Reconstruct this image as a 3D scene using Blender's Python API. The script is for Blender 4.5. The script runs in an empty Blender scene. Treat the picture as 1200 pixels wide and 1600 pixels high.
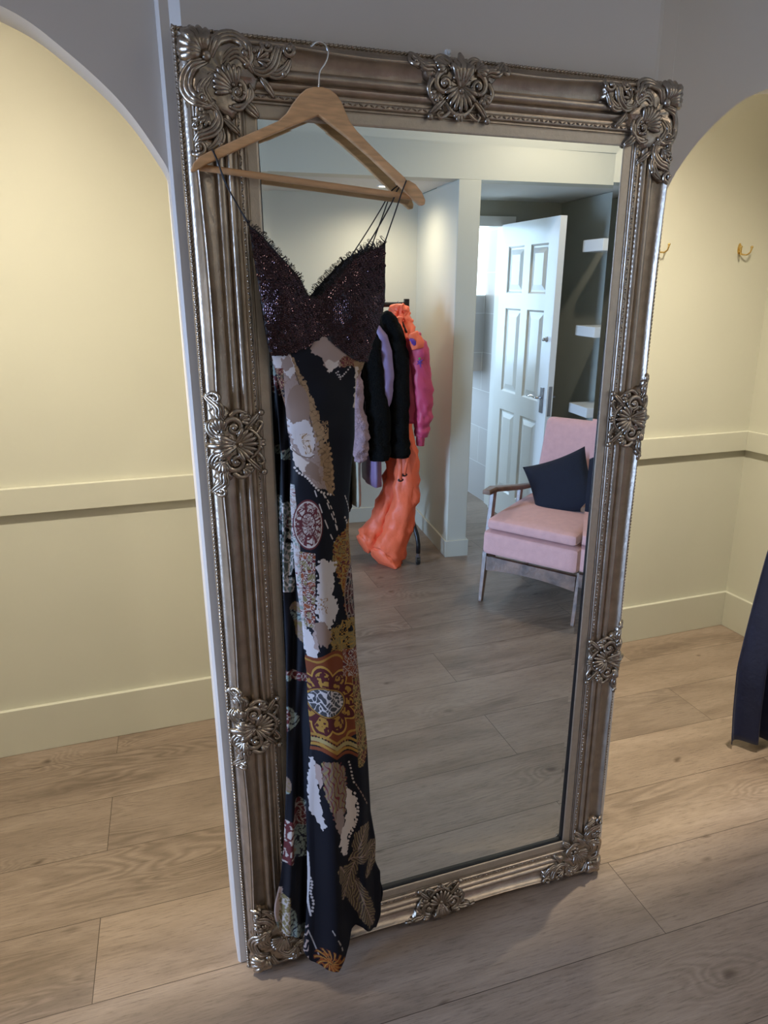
import bpy, math, random
import numpy as np
from mathutils import Vector, Matrix
R = math.radians
PI = math.pi
SC = bpy.context.scene
COL = SC.collection
random.seed(4)
rng = np.random.default_rng(7)

# ------------------------------------------------------------------ camera, world, lights, exposure
F_PX, YAW, PITCH, ROLL = 1074.0, R(18.55), R(16.11), R(-0.55)
CAM = np.array([-0.073, -1.427, 1.6])
def cam_basis():
    cy, sy, cp, sp = math.cos(YAW), math.sin(YAW), math.cos(PITCH), math.sin(PITCH)
    fwd = np.array([sy*cp, cy*cp, -sp]); right = np.array([cy, -sy, 0.0]); up = np.cross(right, fwd)
    cr, sr = math.cos(ROLL), math.sin(ROLL)
    return cr*right + sr*up, -sr*right + cr*up, fwd
CR, CU, CF = cam_basis()
cam_d = bpy.data.cameras.new('camera'); cam = bpy.data.objects.new('camera', cam_d); COL.objects.link(cam)
cam_d.sensor_fit = 'VERTICAL'; cam_d.sensor_height = 24.0; cam_d.sensor_width = 18.0
cam_d.lens = F_PX/1600*24.0; cam_d.clip_start = 0.02
cam.matrix_world = Matrix(((CR[0], CU[0], -CF[0], CAM[0]), (CR[1], CU[1], -CF[1], CAM[1]), (CR[2], CU[2], -CF[2], CAM[2]), (0, 0, 0, 1)))
SC.camera = cam

world = bpy.data.worlds.new('sky'); SC.world = world; world.use_nodes = True
world.node_tree.nodes['Background'].inputs[0].default_value = (0.55, 0.72, 1.0, 1)
world.node_tree.nodes['Background'].inputs[1].default_value = 0.9

DAY = (0.40, 0.60, 1.0)
WARM = (1.0, 0.90, 0.70)
WARM2 = (1.0, 0.86, 0.70)
def area(name, loc, look, sx, sy, power, color, spread=180):
    d = bpy.data.lights.new(name, 'AREA'); d.shape = 'RECTANGLE'; d.size = sx; d.size_y = sy
    d.energy = power; d.color = color; d.spread = R(spread)
    o = bpy.data.objects.new(name, d); COL.objects.link(o); o.location = loc
    v = Vector(look) - Vector(loc); o.rotation_euler = v.to_track_quat('-Z', 'Y').to_euler(); return o
area('daylight_through_shop_window', (-3.32, -0.60, 1.2), (1.6, -1.5, 0.5), 0.95, 2.2, 52, DAY, 70)
area('washroom_fill', (1.45, -4.25, 1.55), (2.3, -2.9, 1.0), 0.7, 1.2, 30, (0.46, 0.68, 1.0))  # added fill lamp behind the pillar, brightens the open door and washroom tiles
SPOTS = [  # x, y, ceiling z, power, colour, label
    (-0.47, 0.17, 2.65, 165, WARM, 'round downlight close to the arch inside the left changing cubicle'),
    (-0.45, 0.78, 2.65, 12, WARM, 'round downlight towards the back of the left changing cubicle'),
    (1.72, 0.17, 2.65, 205, WARM, 'round downlight close to the arch inside the right changing cubicle'),
    (1.70, 0.78, 2.65, 12, WARM, 'round downlight towards the back of the right changing cubicle'),
    (1.33, -2.86, 2.2, 27, WARM2, 'round downlight in the low alcove ceiling above the clothes rail'),
    (0.30, -2.90, 2.2, 14, WARM2, 'round downlight in the alcove ceiling away from the pillar'),
    (2.05, -1.80, 2.7, 38, WARM2, 'round downlight in the main ceiling above the pink armchair'),
    (-1.6, -1.25, 2.7, 38, WARM2, 'round downlight in the main ceiling near the shop window'),
]
V = SC.view_settings
SC.display_settings.display_device = 'sRGB'
V.view_transform = 'Standard'; V.look = 'None'; V.gamma = 1.0; V.use_curve_mapping = False
V.exposure = 0.12

# ------------------------------------------------------------------ geometry of the place
GA, GB = R(-1.19), R(-0.12)                      # the looking glass leans slightly forward
GN = np.array([GB, -1.0, GA]); GN /= np.linalg.norm(GN)
GP = np.array([.546, -.040, 1.0])
CVR = CAM - 2*((CAM-GP) @ GN)*GN
def ray(px, py):
    d = CF + CR*(px-600)/F_PX - CU*(py-800)/F_PX
    return d
def at(px, py, y):                               # point on the plane y = const in front of the camera
    d = ray(px, py); return CAM + (y-CAM[1])/d[1]*d
def rat(px, py, x=None, y=None, z=None):         # point of the room seen in the looking glass
    d = ray(px, py); d = d - 2*(d @ GN)*GN
    for i, v in enumerate((x, y, z)):
        if v is not None: return CVR + (v-CVR[i])/d[i]*d
GAM = R(4.8)
EU = np.array([math.cos(GAM), math.sin(GAM), 0]); EV = np.array([math.sin(GAM), -math.cos(GAM), 0])
O2 = np.array([1.6, -2.43, 0.0])
def L(u, v, z): return O2 + u*EU + v*EV + np.array([0, 0, z])

# ------------------------------------------------------------------ helpers
def tag(o, label=None, cat=None, group=None, kind=None):
    if label: o['label'] = label
    if cat: o['category'] = cat
    if group: o['group'] = group
    if kind: o['kind'] = kind
    return o
def empty(name, loc=(0, 0, 0), rot=(0, 0, 0)):
    o = bpy.data.objects.new(name, None); COL.objects.link(o); o.location = loc; o.rotation_euler = rot
    o.empty_display_size = 0.05; return o
class MB:
    def __init__(s): s.v = []; s.f = []; s.n = 0
    def add(s, v, f):
        v = np.asarray(v, float).reshape(-1, 3); s.v.append(v); s.f += [tuple(i+s.n for i in q) for q in f]; s.n += len(v); return s
    def box(s, p0, p1, xf=None):
        x0, y0, z0 = p0; x1, y1, z1 = p1
        v = np.array([(x0,y0,z0),(x1,y0,z0),(x1,y1,z0),(x0,y1,z0),(x0,y0,z1),(x1,y0,z1),(x1,y1,z1),(x0,y1,z1)], float)
        if xf is not None: v = np.array([xf(*p) for p in v])
        return s.add(v, [(0,3,2,1),(4,5,6,7),(0,1,5,4),(1,2,6,5),(2,3,7,6),(3,0,4,7)])
    def hexa(s, b, t):
        return s.add(list(b)+list(t), [(0,3,2,1),(4,5,6,7),(0,1,5,4),(1,2,6,5),(2,3,7,6),(3,0,4,7)])
    def quad(s, a, b, c, d): return s.add([a, b, c, d], [(0, 1, 2, 3)])
    def tube(s, pts, rad, n=8, flat=None, caps=True):
        """sweep an ellipse along pts; flat=(axis vector, factor) squashes it along that axis"""
        P = np.asarray(pts, float); m = len(P); rad = np.broadcast_to(np.asarray(rad, float), (m,))
        T = np.gradient(P, axis=0); T /= np.linalg.norm(T, axis=1)[:, None]+1e-12
        up = np.array([0, 0, 1.0]) if flat is None else np.asarray(flat[0], float)
        if flat is None and abs(T[0] @ up) > .9: up = np.array([1.0, 0, 0])
        out = []; A = None
        for i in range(m):
            a = np.cross(T[i], up) if (A is None or flat is not None) else A - (A @ T[i])*T[i]
            if np.linalg.norm(a) < 1e-6: a = np.array([1.0, 0, 0])
            a /= np.linalg.norm(a); A = a; b = np.cross(a, T[i])
            th = np.arange(n)/n*2*PI; k = 1 if flat is None else flat[1]
            out.append(P[i] + rad[i]*(np.cos(th)[:, None]*a + k*np.sin(th)[:, None]*b))
        f = [(i*n+j, i*n+(j+1) % n, (i+1)*n+(j+1) % n, (i+1)*n+j) for i in range(m-1) for j in range(n)]
        if caps: f += [tuple(range(n))[::-1], tuple((m-1)*n+j for j in range(n))]
        return s.add(np.concatenate(out), f)
    def sphere(s, c, r, n=8, m=5, sc=(1, 1, 1)):
        v = [(0, 0, -1)]; 
        for i in range(1, m):
            a = -PI/2+PI*i/m
            v += [(math.cos(a)*math.cos(2*PI*j/n), math.cos(a)*math.sin(2*PI*j/n), math.sin(a)) for j in range(n)]
        v.append((0, 0, 1)); f = [(0, 1+(j+1) % n, 1+j) for j in range(n)]
        for i in range(m-2): f += [(1+i*n+j, 1+i*n+(j+1) % n, 1+(i+1)*n+(j+1) % n, 1+(i+1)*n+j) for j in range(n)]
        k = 1+(m-2)*n; f += [(k+j, k+(j+1) % n, k+n) for j in range(n)]
        return s.add(np.array(v)*np.array(sc)*r+np.array(c), f)
    def grid(s, G):
        G = np.asarray(G, float); a, b = G.shape[:2]
        return s.add(G.reshape(-1, 3), [(i*b+j, i*b+j+1, (i+1)*b+j+1, (i+1)*b+j) for i in range(a-1) for j in range(b-1)])
    def prism(s, poly, h0, h1, xf):
        n = len(poly); v = [xf(p[0], p[1], h0) for p in poly]+[xf(p[0], p[1], h1) for p in poly]
        return s.add(v, [tuple(range(n))[::-1], tuple(range(n, 2*n))]+[(i, (i+1) % n, n+(i+1) % n, n+i) for i in range(n)])
    def build(s, name, mat, parent=None, smooth=False, bevel=0, sub=0, autos=None):
        me = bpy.data.meshes.new(name); v = np.concatenate(s.v)
        if parent is not None: 
            bpy.context.view_layer.update(); inv = np.array(parent.matrix_world.inverted()); v = v @ inv[:3, :3].T + inv[:3, 3]
        me.from_pydata(v.tolist(), [], s.f); me.update()
        o = bpy.data.objects.new(name, me); COL.objects.link(o); me.materials.append(mat)
        if smooth: me.polygons.foreach_set('use_smooth', [True]*len(me.polygons))
        if parent is not None: o.parent = parent
        if bevel:
            b = o.modifiers.new('bevel', 'BEVEL'); b.width = bevel; b.segments = 2; b.limit_method = 'ANGLE'; b.angle_limit = R(35)
        if sub:
            b = o.modifiers.new('subdivision', 'SUBSURF'); b.levels = b.render_levels = sub
        return o
def struct(o, lab=None):
    o['kind'] = 'structure'
    if lab: o['label'] = lab
    return o

# ------------------------------------------------------------------ materials
def newmat(name):
    m = bpy.data.materials.new(name); m.use_nodes = True; nt = m.node_tree
    return m, nt, nt.nodes['Principled BSDF']
def nd(nt, t, **k):
    n = nt.nodes.new(t)
    for a, b in k.items():
        if a in n.inputs.keys(): n.inputs[a].default_value = b
        else: setattr(n, a, b)
    return n
def simple(name, col, rough=.5, metal=0, bump=0, bscale=40, var=0, vscale=6, sheen=0, coat=0, spec=None, stretch=None):
    m, nt, p = newmat(name); ln = nt.links
    p.inputs['Base Color'].default_value = (*col, 1); p.inputs['Roughness'].default_value = rough; p.inputs['Metallic'].default_value = metal
    if sheen: p.inputs['Sheen Weight'].default_value = sheen
    if coat: p.inputs['Coat Weight'].default_value = coat
    if spec is not None: p.inputs['Specular IOR Level'].default_value = spec
    tc = nd(nt, 'ShaderNodeTexCoord'); src = tc.outputs['Object']
    if stretch:
        mp = nd(nt, 'ShaderNodeMapping'); mp.inputs['Scale'].default_value = stretch; ln.new(src, mp.inputs[0]); src = mp.outputs[0]
    if var:
        n = nd(nt, 'ShaderNodeTexNoise'); n.inputs['Scale'].default_value = vscale; n.inputs['Detail'].default_value = 5; ln.new(src, n.inputs[0])
        r = nd(nt, 'ShaderNodeMapRange'); r.inputs['From Min'].default_value = .3; r.inputs['From Max'].default_value = .7
        r.inputs['To Min'].default_value = 1-var; r.inputs['To Max'].default_value = 1+var; ln.new(n.outputs[0], r.inputs[0])
        x = nd(nt, 'ShaderNodeVectorMath', operation='SCALE'); x.inputs[0].default_value = col; ln.new(r.outputs[0], x.inputs['Scale'])
        ln.new(x.outputs[0], p.inputs['Base Color'])
    if bump:
        n2 = nd(nt, 'ShaderNodeTexNoise'); n2.inputs['Scale'].default_value = bscale; n2.inputs['Detail'].default_value = 4; ln.new(src, n2.inputs[0])
        b = nd(nt, 'ShaderNodeBump'); b.inputs['Strength'].default_value = bump; b.inputs['Distance'].default_value = .01
        ln.new(n2.outputs[0], b.inputs['Height']); ln.new(b.outputs[0], p.inputs['Normal'])
    return m
def emis(name, col, s):
    m, nt, p = newmat(name); p.inputs['Base Color'].default_value = (*col, 1)
    p.inputs['Emission Color'].default_value = (*col, 1); p.inputs['Emission Strength'].default_value = s; return m
M = {}
M['paint'] = simple('cream_wall_paint', (.60, .59, .50), .55, bump=.06, bscale=9, var=.02, vscale=2.5)
M['pier'] = simple('stone_wall_paint', (.62, .565, .515), .5, bump=.05, bscale=12, var=.02, vscale=3)
M['trim'] = simple('cream_satin_trim', (.60, .59, .50), .38, var=.015, vscale=8)
M['lobby'] = simple('olive_grey_paint', (.42, .42, .36), .6, var=.02)
M['ceil'] = simple('white_ceiling_paint', (.72, .71, .68), .7)
M['white'] = simple('white_gloss_paint', (.80, .80, .78), .28)
M['frame'] = simple('antique_silver', (.44, .365, .29), .34, metal=.85, bump=.10, bscale=160, var=.16, vscale=30)
M['frame2'] = simple('antique_silver_relief', (.36, .30, .24), .27, metal=.92, bump=.12, bscale=120, var=.28, vscale=40)
M['slip'] = simple('brushed_champagne', (.50, .43, .345), .42, metal=.65, bump=.08, bscale=200, var=.06, vscale=60)
M['beech'] = simple('beech_wood', (.66, .38, .185), .38, bump=.05, bscale=60, var=.18, vscale=22, stretch=(1, 1, 7))
M['beech2'] = simple('beech_rod', (.60, .34, .165), .4, bump=.05, bscale=60, var=.12, vscale=18, stretch=(1, 5, 5))
M['chrome'] = simple('chrome', (.75, .75, .76), .12, metal=1)
M['brass'] = simple('brass', (.78, .56, .22), .2, metal=1)
M['cord'] = simple('black_cord', (.012, .010, .012), .6)
M['lace'] = simple('black_lace', (.018, .013, .014), .8)
M['bodice'] = simple('black_bodice', (.016, .010, .013), .6, bump=.3, bscale=300)
M['sequin'] = simple('plum_sequin', (.065, .040, .046), .20, metal=1)
M['navycloth'] = simple('navy_velvet', (.012, .022, .085), .75, bump=.15, bscale=60, var=.15, vscale=8, sheen=.15)
M['navypillow'] = simple('navy_cotton', (.004, .006, .016), .9, bump=.2, bscale=180, var=.1, vscale=30)
M['pink'] = simple('dusty_pink_upholstery', (.66, .365, .345), .85, bump=.25, bscale=260, var=.05, vscale=30, sheen=.2)
M['chairwood'] = simple('worn_dark_teak', (.16, .085, .055), .42, bump=.45, bscale=45, var=.55, vscale=16, coat=1)
M['chairwood'].node_tree.nodes['Principled BSDF'].inputs['Coat Roughness'].default_value = .38
M['armwood'] = simple('teak_arm', (.16, .075, .035), .35, bump=.1, bscale=40, var=.35, vscale=14)
M['blackmetal'] = simple('black_metal', (.012, .012, .014), .35, metal=.2)
M['rubber'] = simple('black_rubber', (.01, .01, .01), .5)
M['jacketpink'] = simple('raspberry_nylon', (.58, .06, .14), .5, bump=.25, bscale=30, var=.06, vscale=10)
M['orange'] = simple('coral_nylon', (.95, .17, .075), .5, bump=.35, bscale=26, var=.06, vscale=10)
M['fur'] = simple('black_fur', (.005, .005, .005), 1.0, bump=1, bscale=90, spec=.15)
M['fluff'] = simple('dusty_mauve_fleece', (.40, .27, .31), .95, bump=1, bscale=120, var=.12, vscale=40)
M['lilac'] = simple('lilac_satin', (.26, .18, .33), .42, bump=.1, bscale=20)
M['creamcloth'] = simple('cream_cloth', (.50, .46, .36), .7, bump=.2, bscale=40)
M['purple'] = simple('purple_patch', (.14, .05, .35), .5)
M['green'] = simple('green_patch', (.10, .30, .06), .5)
M['lens'] = emis('lit_downlight_lens', (1.0, .88, .68), 18)
M['glowpane'] = emis('glowing_frosted_pane', (.80, .90, 1.0), 3.2)
M['steelplate'] = simple('satin_steel', (.35, .34, .36), .3, metal=.9)

def tile_mat():
    m, nt, p = newmat('pale_stone_tile'); ln = nt.links
    tc = nd(nt, 'ShaderNodeTexCoord'); mp = nd(nt, 'ShaderNodeMapping'); mp.inputs['Rotation'].default_value = (0, R(90), 0)
    sp = nd(nt, 'ShaderNodeSeparateXYZ'); cb = nd(nt, 'ShaderNodeCombineXYZ'); ln.new(tc.outputs['Object'], sp.inputs[0])
    ad = nd(nt, 'ShaderNodeMath', operation='ADD'); ln.new(sp.outputs[0], ad.inputs[0]); ln.new(sp.outputs[1], ad.inputs[1])
    ln.new(ad.outputs[0], cb.inputs[0]); ln.new(sp.outputs[2], cb.inputs[1])
    b = nd(nt, 'ShaderNodeTexBrick'); ln.new(cb.outputs[0], b.inputs[0]); b.inputs['Scale'].default_value = 1
    b.inputs['Brick Width'].default_value = .6; b.inputs['Row Height'].default_value = .29; b.inputs['Mortar Size'].default_value = .0025
    b.inputs['Color1'].default_value = (.52, .50, .50, 1); b.inputs['Color2'].default_value = (.55, .53, .52, 1); b.inputs['Mortar'].default_value = (.74, .74, .74, 1)
    ln.new(b.outputs[0], p.inputs['Base Color']); p.inputs['Roughness'].default_value = .3; return m
M['tile'] = tile_mat()

def floor_mat():
    m, nt, p = newmat('greyed_oak_planks'); ln = nt.links
    tc = nd(nt, 'ShaderNodeTexCoord'); mp = nd(nt, 'ShaderNodeMapping'); mp.vector_type = 'POINT'
    mp.inputs['Rotation'].default_value = (0, 0, R(1.31)); mp.inputs['Location'].default_value = (.35, .0023+13*.26, 0)
    ln.new(tc.outputs['Object'], mp.inputs[0])
    b = nd(nt, 'ShaderNodeTexBrick'); ln.new(mp.outputs[0], b.inputs[0]); b.inputs['Scale'].default_value = 1
    b.inputs['Brick Width'].default_value = 2.3; b.inputs['Row Height'].default_value = .26; b.inputs['Mortar Size'].default_value = .0011; b.inputs['Mortar Smooth'].default_value = .3
    b.inputs['Color1'].default_value = (0, 0, 0, 1); b.inputs['Color2'].default_value = (1, 1, 1, 1); b.inputs['Mortar'].default_value = (.5, .5, .5, 1)
    b.offset = .37; b.offset_frequency = 2
    # per plank offset of the grain
    sc = nd(nt, 'ShaderNodeVectorMath', operation='SCALE'); sc.inputs['Scale'].default_value = 7.3; ln.new(b.outputs['Color'], sc.inputs[0])
    ad = nd(nt, 'ShaderNodeVectorMath', operation='ADD'); ln.new(mp.outputs[0], ad.inputs[0]); ln.new(sc.outputs[0], ad.inputs[1])
    def stretched(sx, sy, scale, det, dist=0, rough=.55):
        q = nd(nt, 'ShaderNodeMapping'); q.inputs['Scale'].default_value = (sx, sy, 1); ln.new(ad.outputs[0], q.inputs[0])
        n = nd(nt, 'ShaderNodeTexNoise'); n.inputs['Scale'].default_value = scale; n.inputs['Detail'].default_value = det
        n.inputs['Distortion'].default_value = dist; n.inputs['Roughness'].default_value = rough; ln.new(q.outputs[0], n.inputs[0]); return n
    fine = stretched(1, 13, 16, 9, .25, .8)
    broad = stretched(.7, 3.2, 2.2, 4, .6)
    # knots
    kq = nd(nt, 'ShaderNodeMapping'); kq.inputs['Scale'].default_value = (1.0, 2.1, 1); ln.new(ad.outputs[0], kq.inputs[0])
    kn = nd(nt, 'ShaderNodeTexVoronoi'); kn.voronoi_dimensions = '2D'; kn.inputs['Scale'].default_value = 1.9
    kdn = nd(nt, 'ShaderNodeTexNoise'); kdn.inputs['Scale'].default_value = 9; kdn.inputs['Detail'].default_value = 2; ln.new(kq.outputs[0], kdn.inputs[0])
    kds = nd(nt, 'ShaderNodeVectorMath', operation='SCALE'); kds.inputs['Scale'].default_value = .10; ln.new(kdn.outputs['Color'], kds.inputs[0])
    kda = nd(nt, 'ShaderNodeVectorMath', operation='ADD'); ln.new(kq.outputs[0], kda.inputs[0]); ln.new(kds.outputs[0], kda.inputs[1]); ln.new(kda.outputs[0], kn.inputs[0])
    ksp = nd(nt, 'ShaderNodeSeparateColor'); ln.new(kn.outputs['Color'], ksp.inputs[0])
    kg = nd(nt, 'ShaderNodeMapRange'); kg.inputs['From Min'].default_value = .45; kg.inputs['From Max'].default_value = .80; ln.new(ksp.outputs[0], kg.inputs[0])
    kr = nd(nt, 'ShaderNodeMapRange'); kr.inputs['From Min'].default_value = .012; kr.inputs['From Max'].default_value = .055; kr.inputs['To Min'].default_value = 1; kr.inputs['To Max'].default_value = 0
    ln.new(kn.outputs['Distance'], kr.inputs[0])
    kr0 = kr; kr = nd(nt, 'ShaderNodeMath', operation='MULTIPLY'); ln.new(kr0.outputs[0], kr.inputs[0]); ln.new(kg.outputs[0], kr.inputs[1])
    # cathedral figure: rings of a stretched noise field
    fig = stretched(.75, 4.2, 1.9, 2.5, .45, .4)
    mu = nd(nt, 'ShaderNodeMath', operation='MULTIPLY'); mu.inputs[1].default_value = 120; ln.new(fig.outputs[0], mu.inputs[0])
    kb = nd(nt, 'ShaderNodeMapRange'); kb.inputs['From Min'].default_value = 0; kb.inputs['From Max'].default_value = .32; kb.inputs['To Min'].default_value = 26; kb.inputs['To Max'].default_value = 0; kb.interpolation_type = 'SMOOTHSTEP'
    ln.new(kn.outputs['Distance'], kb.inputs[0]); ka = nd(nt, 'ShaderNodeMath', operation='ADD'); ln.new(mu.outputs[0], ka.inputs[0]); kbm = nd(nt, 'ShaderNodeMath', operation='MULTIPLY'); ln.new(kb.outputs[0], kbm.inputs[0]); ln.new(kg.outputs[0], kbm.inputs[1]); ln.new(kbm.outputs[0], ka.inputs[1])
    si = nd(nt, 'ShaderNodeMath', operation='SINE'); ln.new(ka.outputs[0], si.inputs[0])
    pw = nd(nt, 'ShaderNodeMapRange'); pw.inputs['From Min'].default_value = -1; pw.inputs['From Max'].default_value = 1; ln.new(si.outputs[0], pw.inputs[0])
    pt = stretched(.9, 2.4, 1.1, 2, 0)       # where the figure shows strongly
    pr = nd(nt, 'ShaderNodeMapRange'); pr.inputs['From Min'].default_value = .48; pr.inputs['From Max'].default_value = .66; ln.new(pt.outputs[0], pr.inputs[0])
    fx = nd(nt, 'ShaderNodeMath', operation='MULTIPLY'); ln.new(pw.outputs[0], fx.inputs[0]); ln.new(pr.outputs[0], fx.inputs[1])
    def ramp(src, stops):
        r = nd(nt, 'ShaderNodeValToRGB'); ln.new(src, r.inputs[0]); e = r.color_ramp.elements
        e[0].position, e[0].color = stops[0][0], (*stops[0][1], 1); e[1].position, e[1].color = stops[-1][0], (*stops[-1][1], 1)
        for s_, c in stops[1:-1]:
            q = e.new(s_); q.color = (*c, 1)
        return r
    base = ramp(broad.outputs[0], [(.28, (.180, .132, .100)), (.48, (.262, .198, .152)), (.72, (.330, .256, .203))])
    def mult(a, b_, fac):
        x = nd(nt, 'ShaderNodeMix', data_type='RGBA', blend_type='MULTIPLY'); x.inputs[0].default_value = fac
        ln.new(a, x.inputs[6]); ln.new(b_, x.inputs[7]); return x
    g1 = ramp(fine.outputs[0], [(.30, (.45, .42, .40)), (.47, (1, 1, 1)), (.70, (1.22, 1.21, 1.20))])
    c = mult(base.outputs[0], g1.outputs[0], 1)
    g2 = ramp(fx.outputs[0], [(0, (1, 1, 1)), (1, (.62, .60, .58))])
    c = mult(c.outputs[2], g2.outputs[0], .8)
    g3 = ramp(b.outputs['Color'], [(0, (.88, .88, .89)), (1, (1.10, 1.09, 1.07))])
    c = mult(c.outputs[2], g3.outputs[0], .8)
    g4 = ramp(kr.outputs[0], [(0, (1, 1, 1)), (1, (.32, .27, .24))])
    c = mult(c.outputs[2], g4.outputs[0], .8)
    g5 = ramp(b.outputs['Fac'], [(0, (1, 1, 1)), (1, (.20, .17, .15))])
    c = mult(c.outputs[2], g5.outputs[0], 1)
    ln.new(c.outputs[2], p.inputs['Base Color'])
    p.inputs['Roughness'].default_value = .38
    bu = nd(nt, 'ShaderNodeBump'); bu.inputs['Strength'].default_value = .12; bu.inputs['Distance'].default_value = .004
    ln.new(fine.outputs[0], bu.inputs['Height']); ln.new(bu.outputs[0], p.inputs['Normal'])
    return m
M['floor'] = floor_mat()
def glass_mat():
    m, nt, p = newmat('silvered_mirror_glass')
    p.inputs['Base Color'].default_value = (.88, .925, .885, 1); p.inputs['Metallic'].default_value = 1; p.inputs['Roughness'].default_value = 0.0
    return m
M['mirror'] = glass_mat()
def pane_mat():
    m = bpy.data.materials.new('window_pane'); m.use_nodes = True; nt = m.node_tree; nt.nodes.clear()
    o = nd(nt, 'ShaderNodeOutputMaterial'); t = nd(nt, 'ShaderNodeBsdfTransparent'); g = nd(nt, 'ShaderNodeBsdfGlossy'); x = nd(nt, 'ShaderNodeMixShader')
    g.inputs['Roughness'].default_value = .02; x.inputs[0].default_value = .06
    nt.links.new(t.outputs[0], x.inputs[1]); nt.links.new(g.outputs[0], x.inputs[2]); nt.links.new(x.outputs[0], o.inputs[0]); return m
M['pane'] = pane_mat()
def print_mat():
    m, nt, p = newmat('printed_satin'); a = nd(nt, 'ShaderNodeAttribute'); a.attribute_name = 'print'
    nt.links.new(a.outputs['Color'], p.inputs['Base Color']); p.inputs['Roughness'].default_value = .55
    p.inputs['Specular IOR Level'].default_value = .16; return m
M['print'] = print_mat()

# ------------------------------------------------------------------ the room
XR = 2.69       # right hand wall
MBx = lambda: MB()
struct(MB().box((-3.2, -4.9, -.08), (3.4, 1.3, 0)).build('floor', M['floor']), 'greyed oak plank floor')
# cubicle back wall, side walls, divider
struct(MB().box((-1.75, 1.178, 0), (XR+.1, 1.28, 2.75)).build('wall_back', M['paint']), 'cream wall at the back of the changing cubicles')
struct(MB().box((XR, -2.2, 0), (XR+.1, 1.178, 2.75)).build('wall_right', M['paint']), 'cream right side wall')
struct(MB().box((-1.85, .11, 0), (-1.75, 1.28, 2.75)).build('wall_cubicle_left', M['paint']))
struct(MB().box((.50, .11, 0), (.60, 1.178, 2.65)).build('wall_divider', M['paint']))
struct(MB().box((-1.75, .11, 2.65), (XR, 1.178, 2.7)).build('ceiling_cubicle', M['ceil']))
# arched wall: pier, spandrels with polygonal arches
def arch_half(pts, xc):
    left = list(pts); right = [(2*xc-x, z) for x, z in reversed(pts)]
    return left+right
AL = arch_half([(0, 1.852), (-.008, 1.872), (-.043, 1.927), (-.074, 1.966), (-.109, 2.0), (-.149, 2.033), (-.199, 2.070), (-.244, 2.092), (-.31, 2.115), (-.38, 2.127), (-.434, 2.130)], -.434)
AR = arch_half([(1.093, 1.825), (1.105, 1.848), (1.138, 1.908), (1.182, 1.965), (1.24, 2.021), (1.307, 2.070), (1.379, 2.102), (1.44, 2.118), (1.51, 2.124)], 1.51)
def smooth_poly(P, k=5):
    P = np.array(P, float); n = len(P); out = []
    for i in range(n-1):
        p0, p1, p2, p3 = P[max(i-1, 0)], P[i], P[i+1], P[min(i+2, n-1)]
        for t in np.arange(k)/k:
            out.append(.5*((2*p1)+(-p0+p2)*t+(2*p0-5*p1+4*p2-p3)*t*t+(-p0+3*p1-3*p2+p3)*t**3))
    out.append(P[-1]); return np.array(out)
def arch_wall(mb, A, y0, y1, ztop):
    P = smooth_poly(A)
    for i in range(len(P)-1):
        (xa, za), (xb, zb) = P[i], P[i+1]
        mb.quad((xa, y0, za), (xb, y0, zb), (xb, y0, ztop), (xa, y0, ztop))
        mb.quad((xa, y1, za), (xa, y1, ztop), (xb, y1, ztop), (xb, y1, zb))
        mb.quad((xa, y0, za), (xa, y1, za), (xb, y1, zb), (xb, y0, zb))
a = MB(); arch_wall(a, AL, .02, .11, 2.75); arch_wall(a, AR, .02, .11, 2.75)
xl_end, xr_end = 2*-.434, 2*1.51-1.093
a.box((-3.2, .02, 0), (xl_end, .11, 2.75)); a.box((xr_end, .02, 0), (XR, .11, 2.75))
a.box((0.004, .02, 0), (1.089, .109, 2.75))
struct(a.build('wall_arched', M['pier']), 'stone coloured wall with two arched openings')
# pilaster, proud of the spandrels, with a shallow raised middle panel
def pilaster(name, x0, x1, z1=2.75):
    b = MB(); prof = [(x0, .109), (x0, .006), (x0+.006, 0), (x0+.022, 0), (x0+.040, -.018), (x1-.066, -.018), (x1-.044, 0), (x1-.006, 0), (x1, .006), (x1, .109)]
    zs = [0, z1]
    v = [(x, y, z) for z in zs for x, y in prof]; n = len(prof)
    b.add(v, [(i, i+1, n+i+1, n+i) for i in range(n-1)]+[tuple(range(n))[::-1], tuple(range(n, 2*n))])
    return struct(b.build(name, M['pier']), 'stone painted pier between the two arches')
def pilaster2(name, x0, x1):
    b = MB(); prof = [(x0, .109), (x0, .006), (x0+.006, 0), (x1-.006, 0), (x1, .006), (x1, .109)]; n = len(prof)
    lo = [(x, y, z) for z in (0, 1.855) for x, y in prof]
    b.add(lo, [(i, i+1, n+i+1, n+i) for i in range(n-1)]+[tuple(range(n))[::-1], tuple(range(n, 2*n))])
    prof = [(x0, .05), (x0, .006), (x0+.006, 0), (x0+.022, 0), (x0+.040, -.017), (x1-.066, -.017), (x1-.044, 0), (x1-.006, 0), (x1, .006), (x1, .05)]; n = len(prof)
    hi = [(x, y, z) for z in (1.855, 2.75) for x, y in prof]
    b.add(hi, [(i, i+1, n+i+1, n+i) for i in range(n-1)]+[tuple(range(n))[::-1], tuple(range(n, 2*n))])
    return struct(b.build(name, M['pier']), 'stone painted pier between the two arches')
pilaster2('wall_pier', 0, 1.093)
# baseboards and dado rails
def board(name, x0, y0, x1, y1, z0, z1, lab=None):
    return struct(MB().box((x0, y0, z0), (x1, y1, z1)).build(name, M['trim'], bevel=.002), lab)
board('baseboard_back', -1.75, 1.160, XR, 1.178, 0, .187, 'cream baseboard on the cubicle back wall')
board('baseboard_right', XR-.018, .11, XR, 1.160, 0, .187, 'cream baseboard on the cubicle right wall')
board('trim_1', -1.75, 1.156, XR, 1.178, .938, 1.032, 'cream dado rail on the cubicle back wall')
board('trim_2', XR-.022, .11, XR, 1.156, .938, 1.032, 'cream dado rail on the cubicle right wall')
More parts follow.
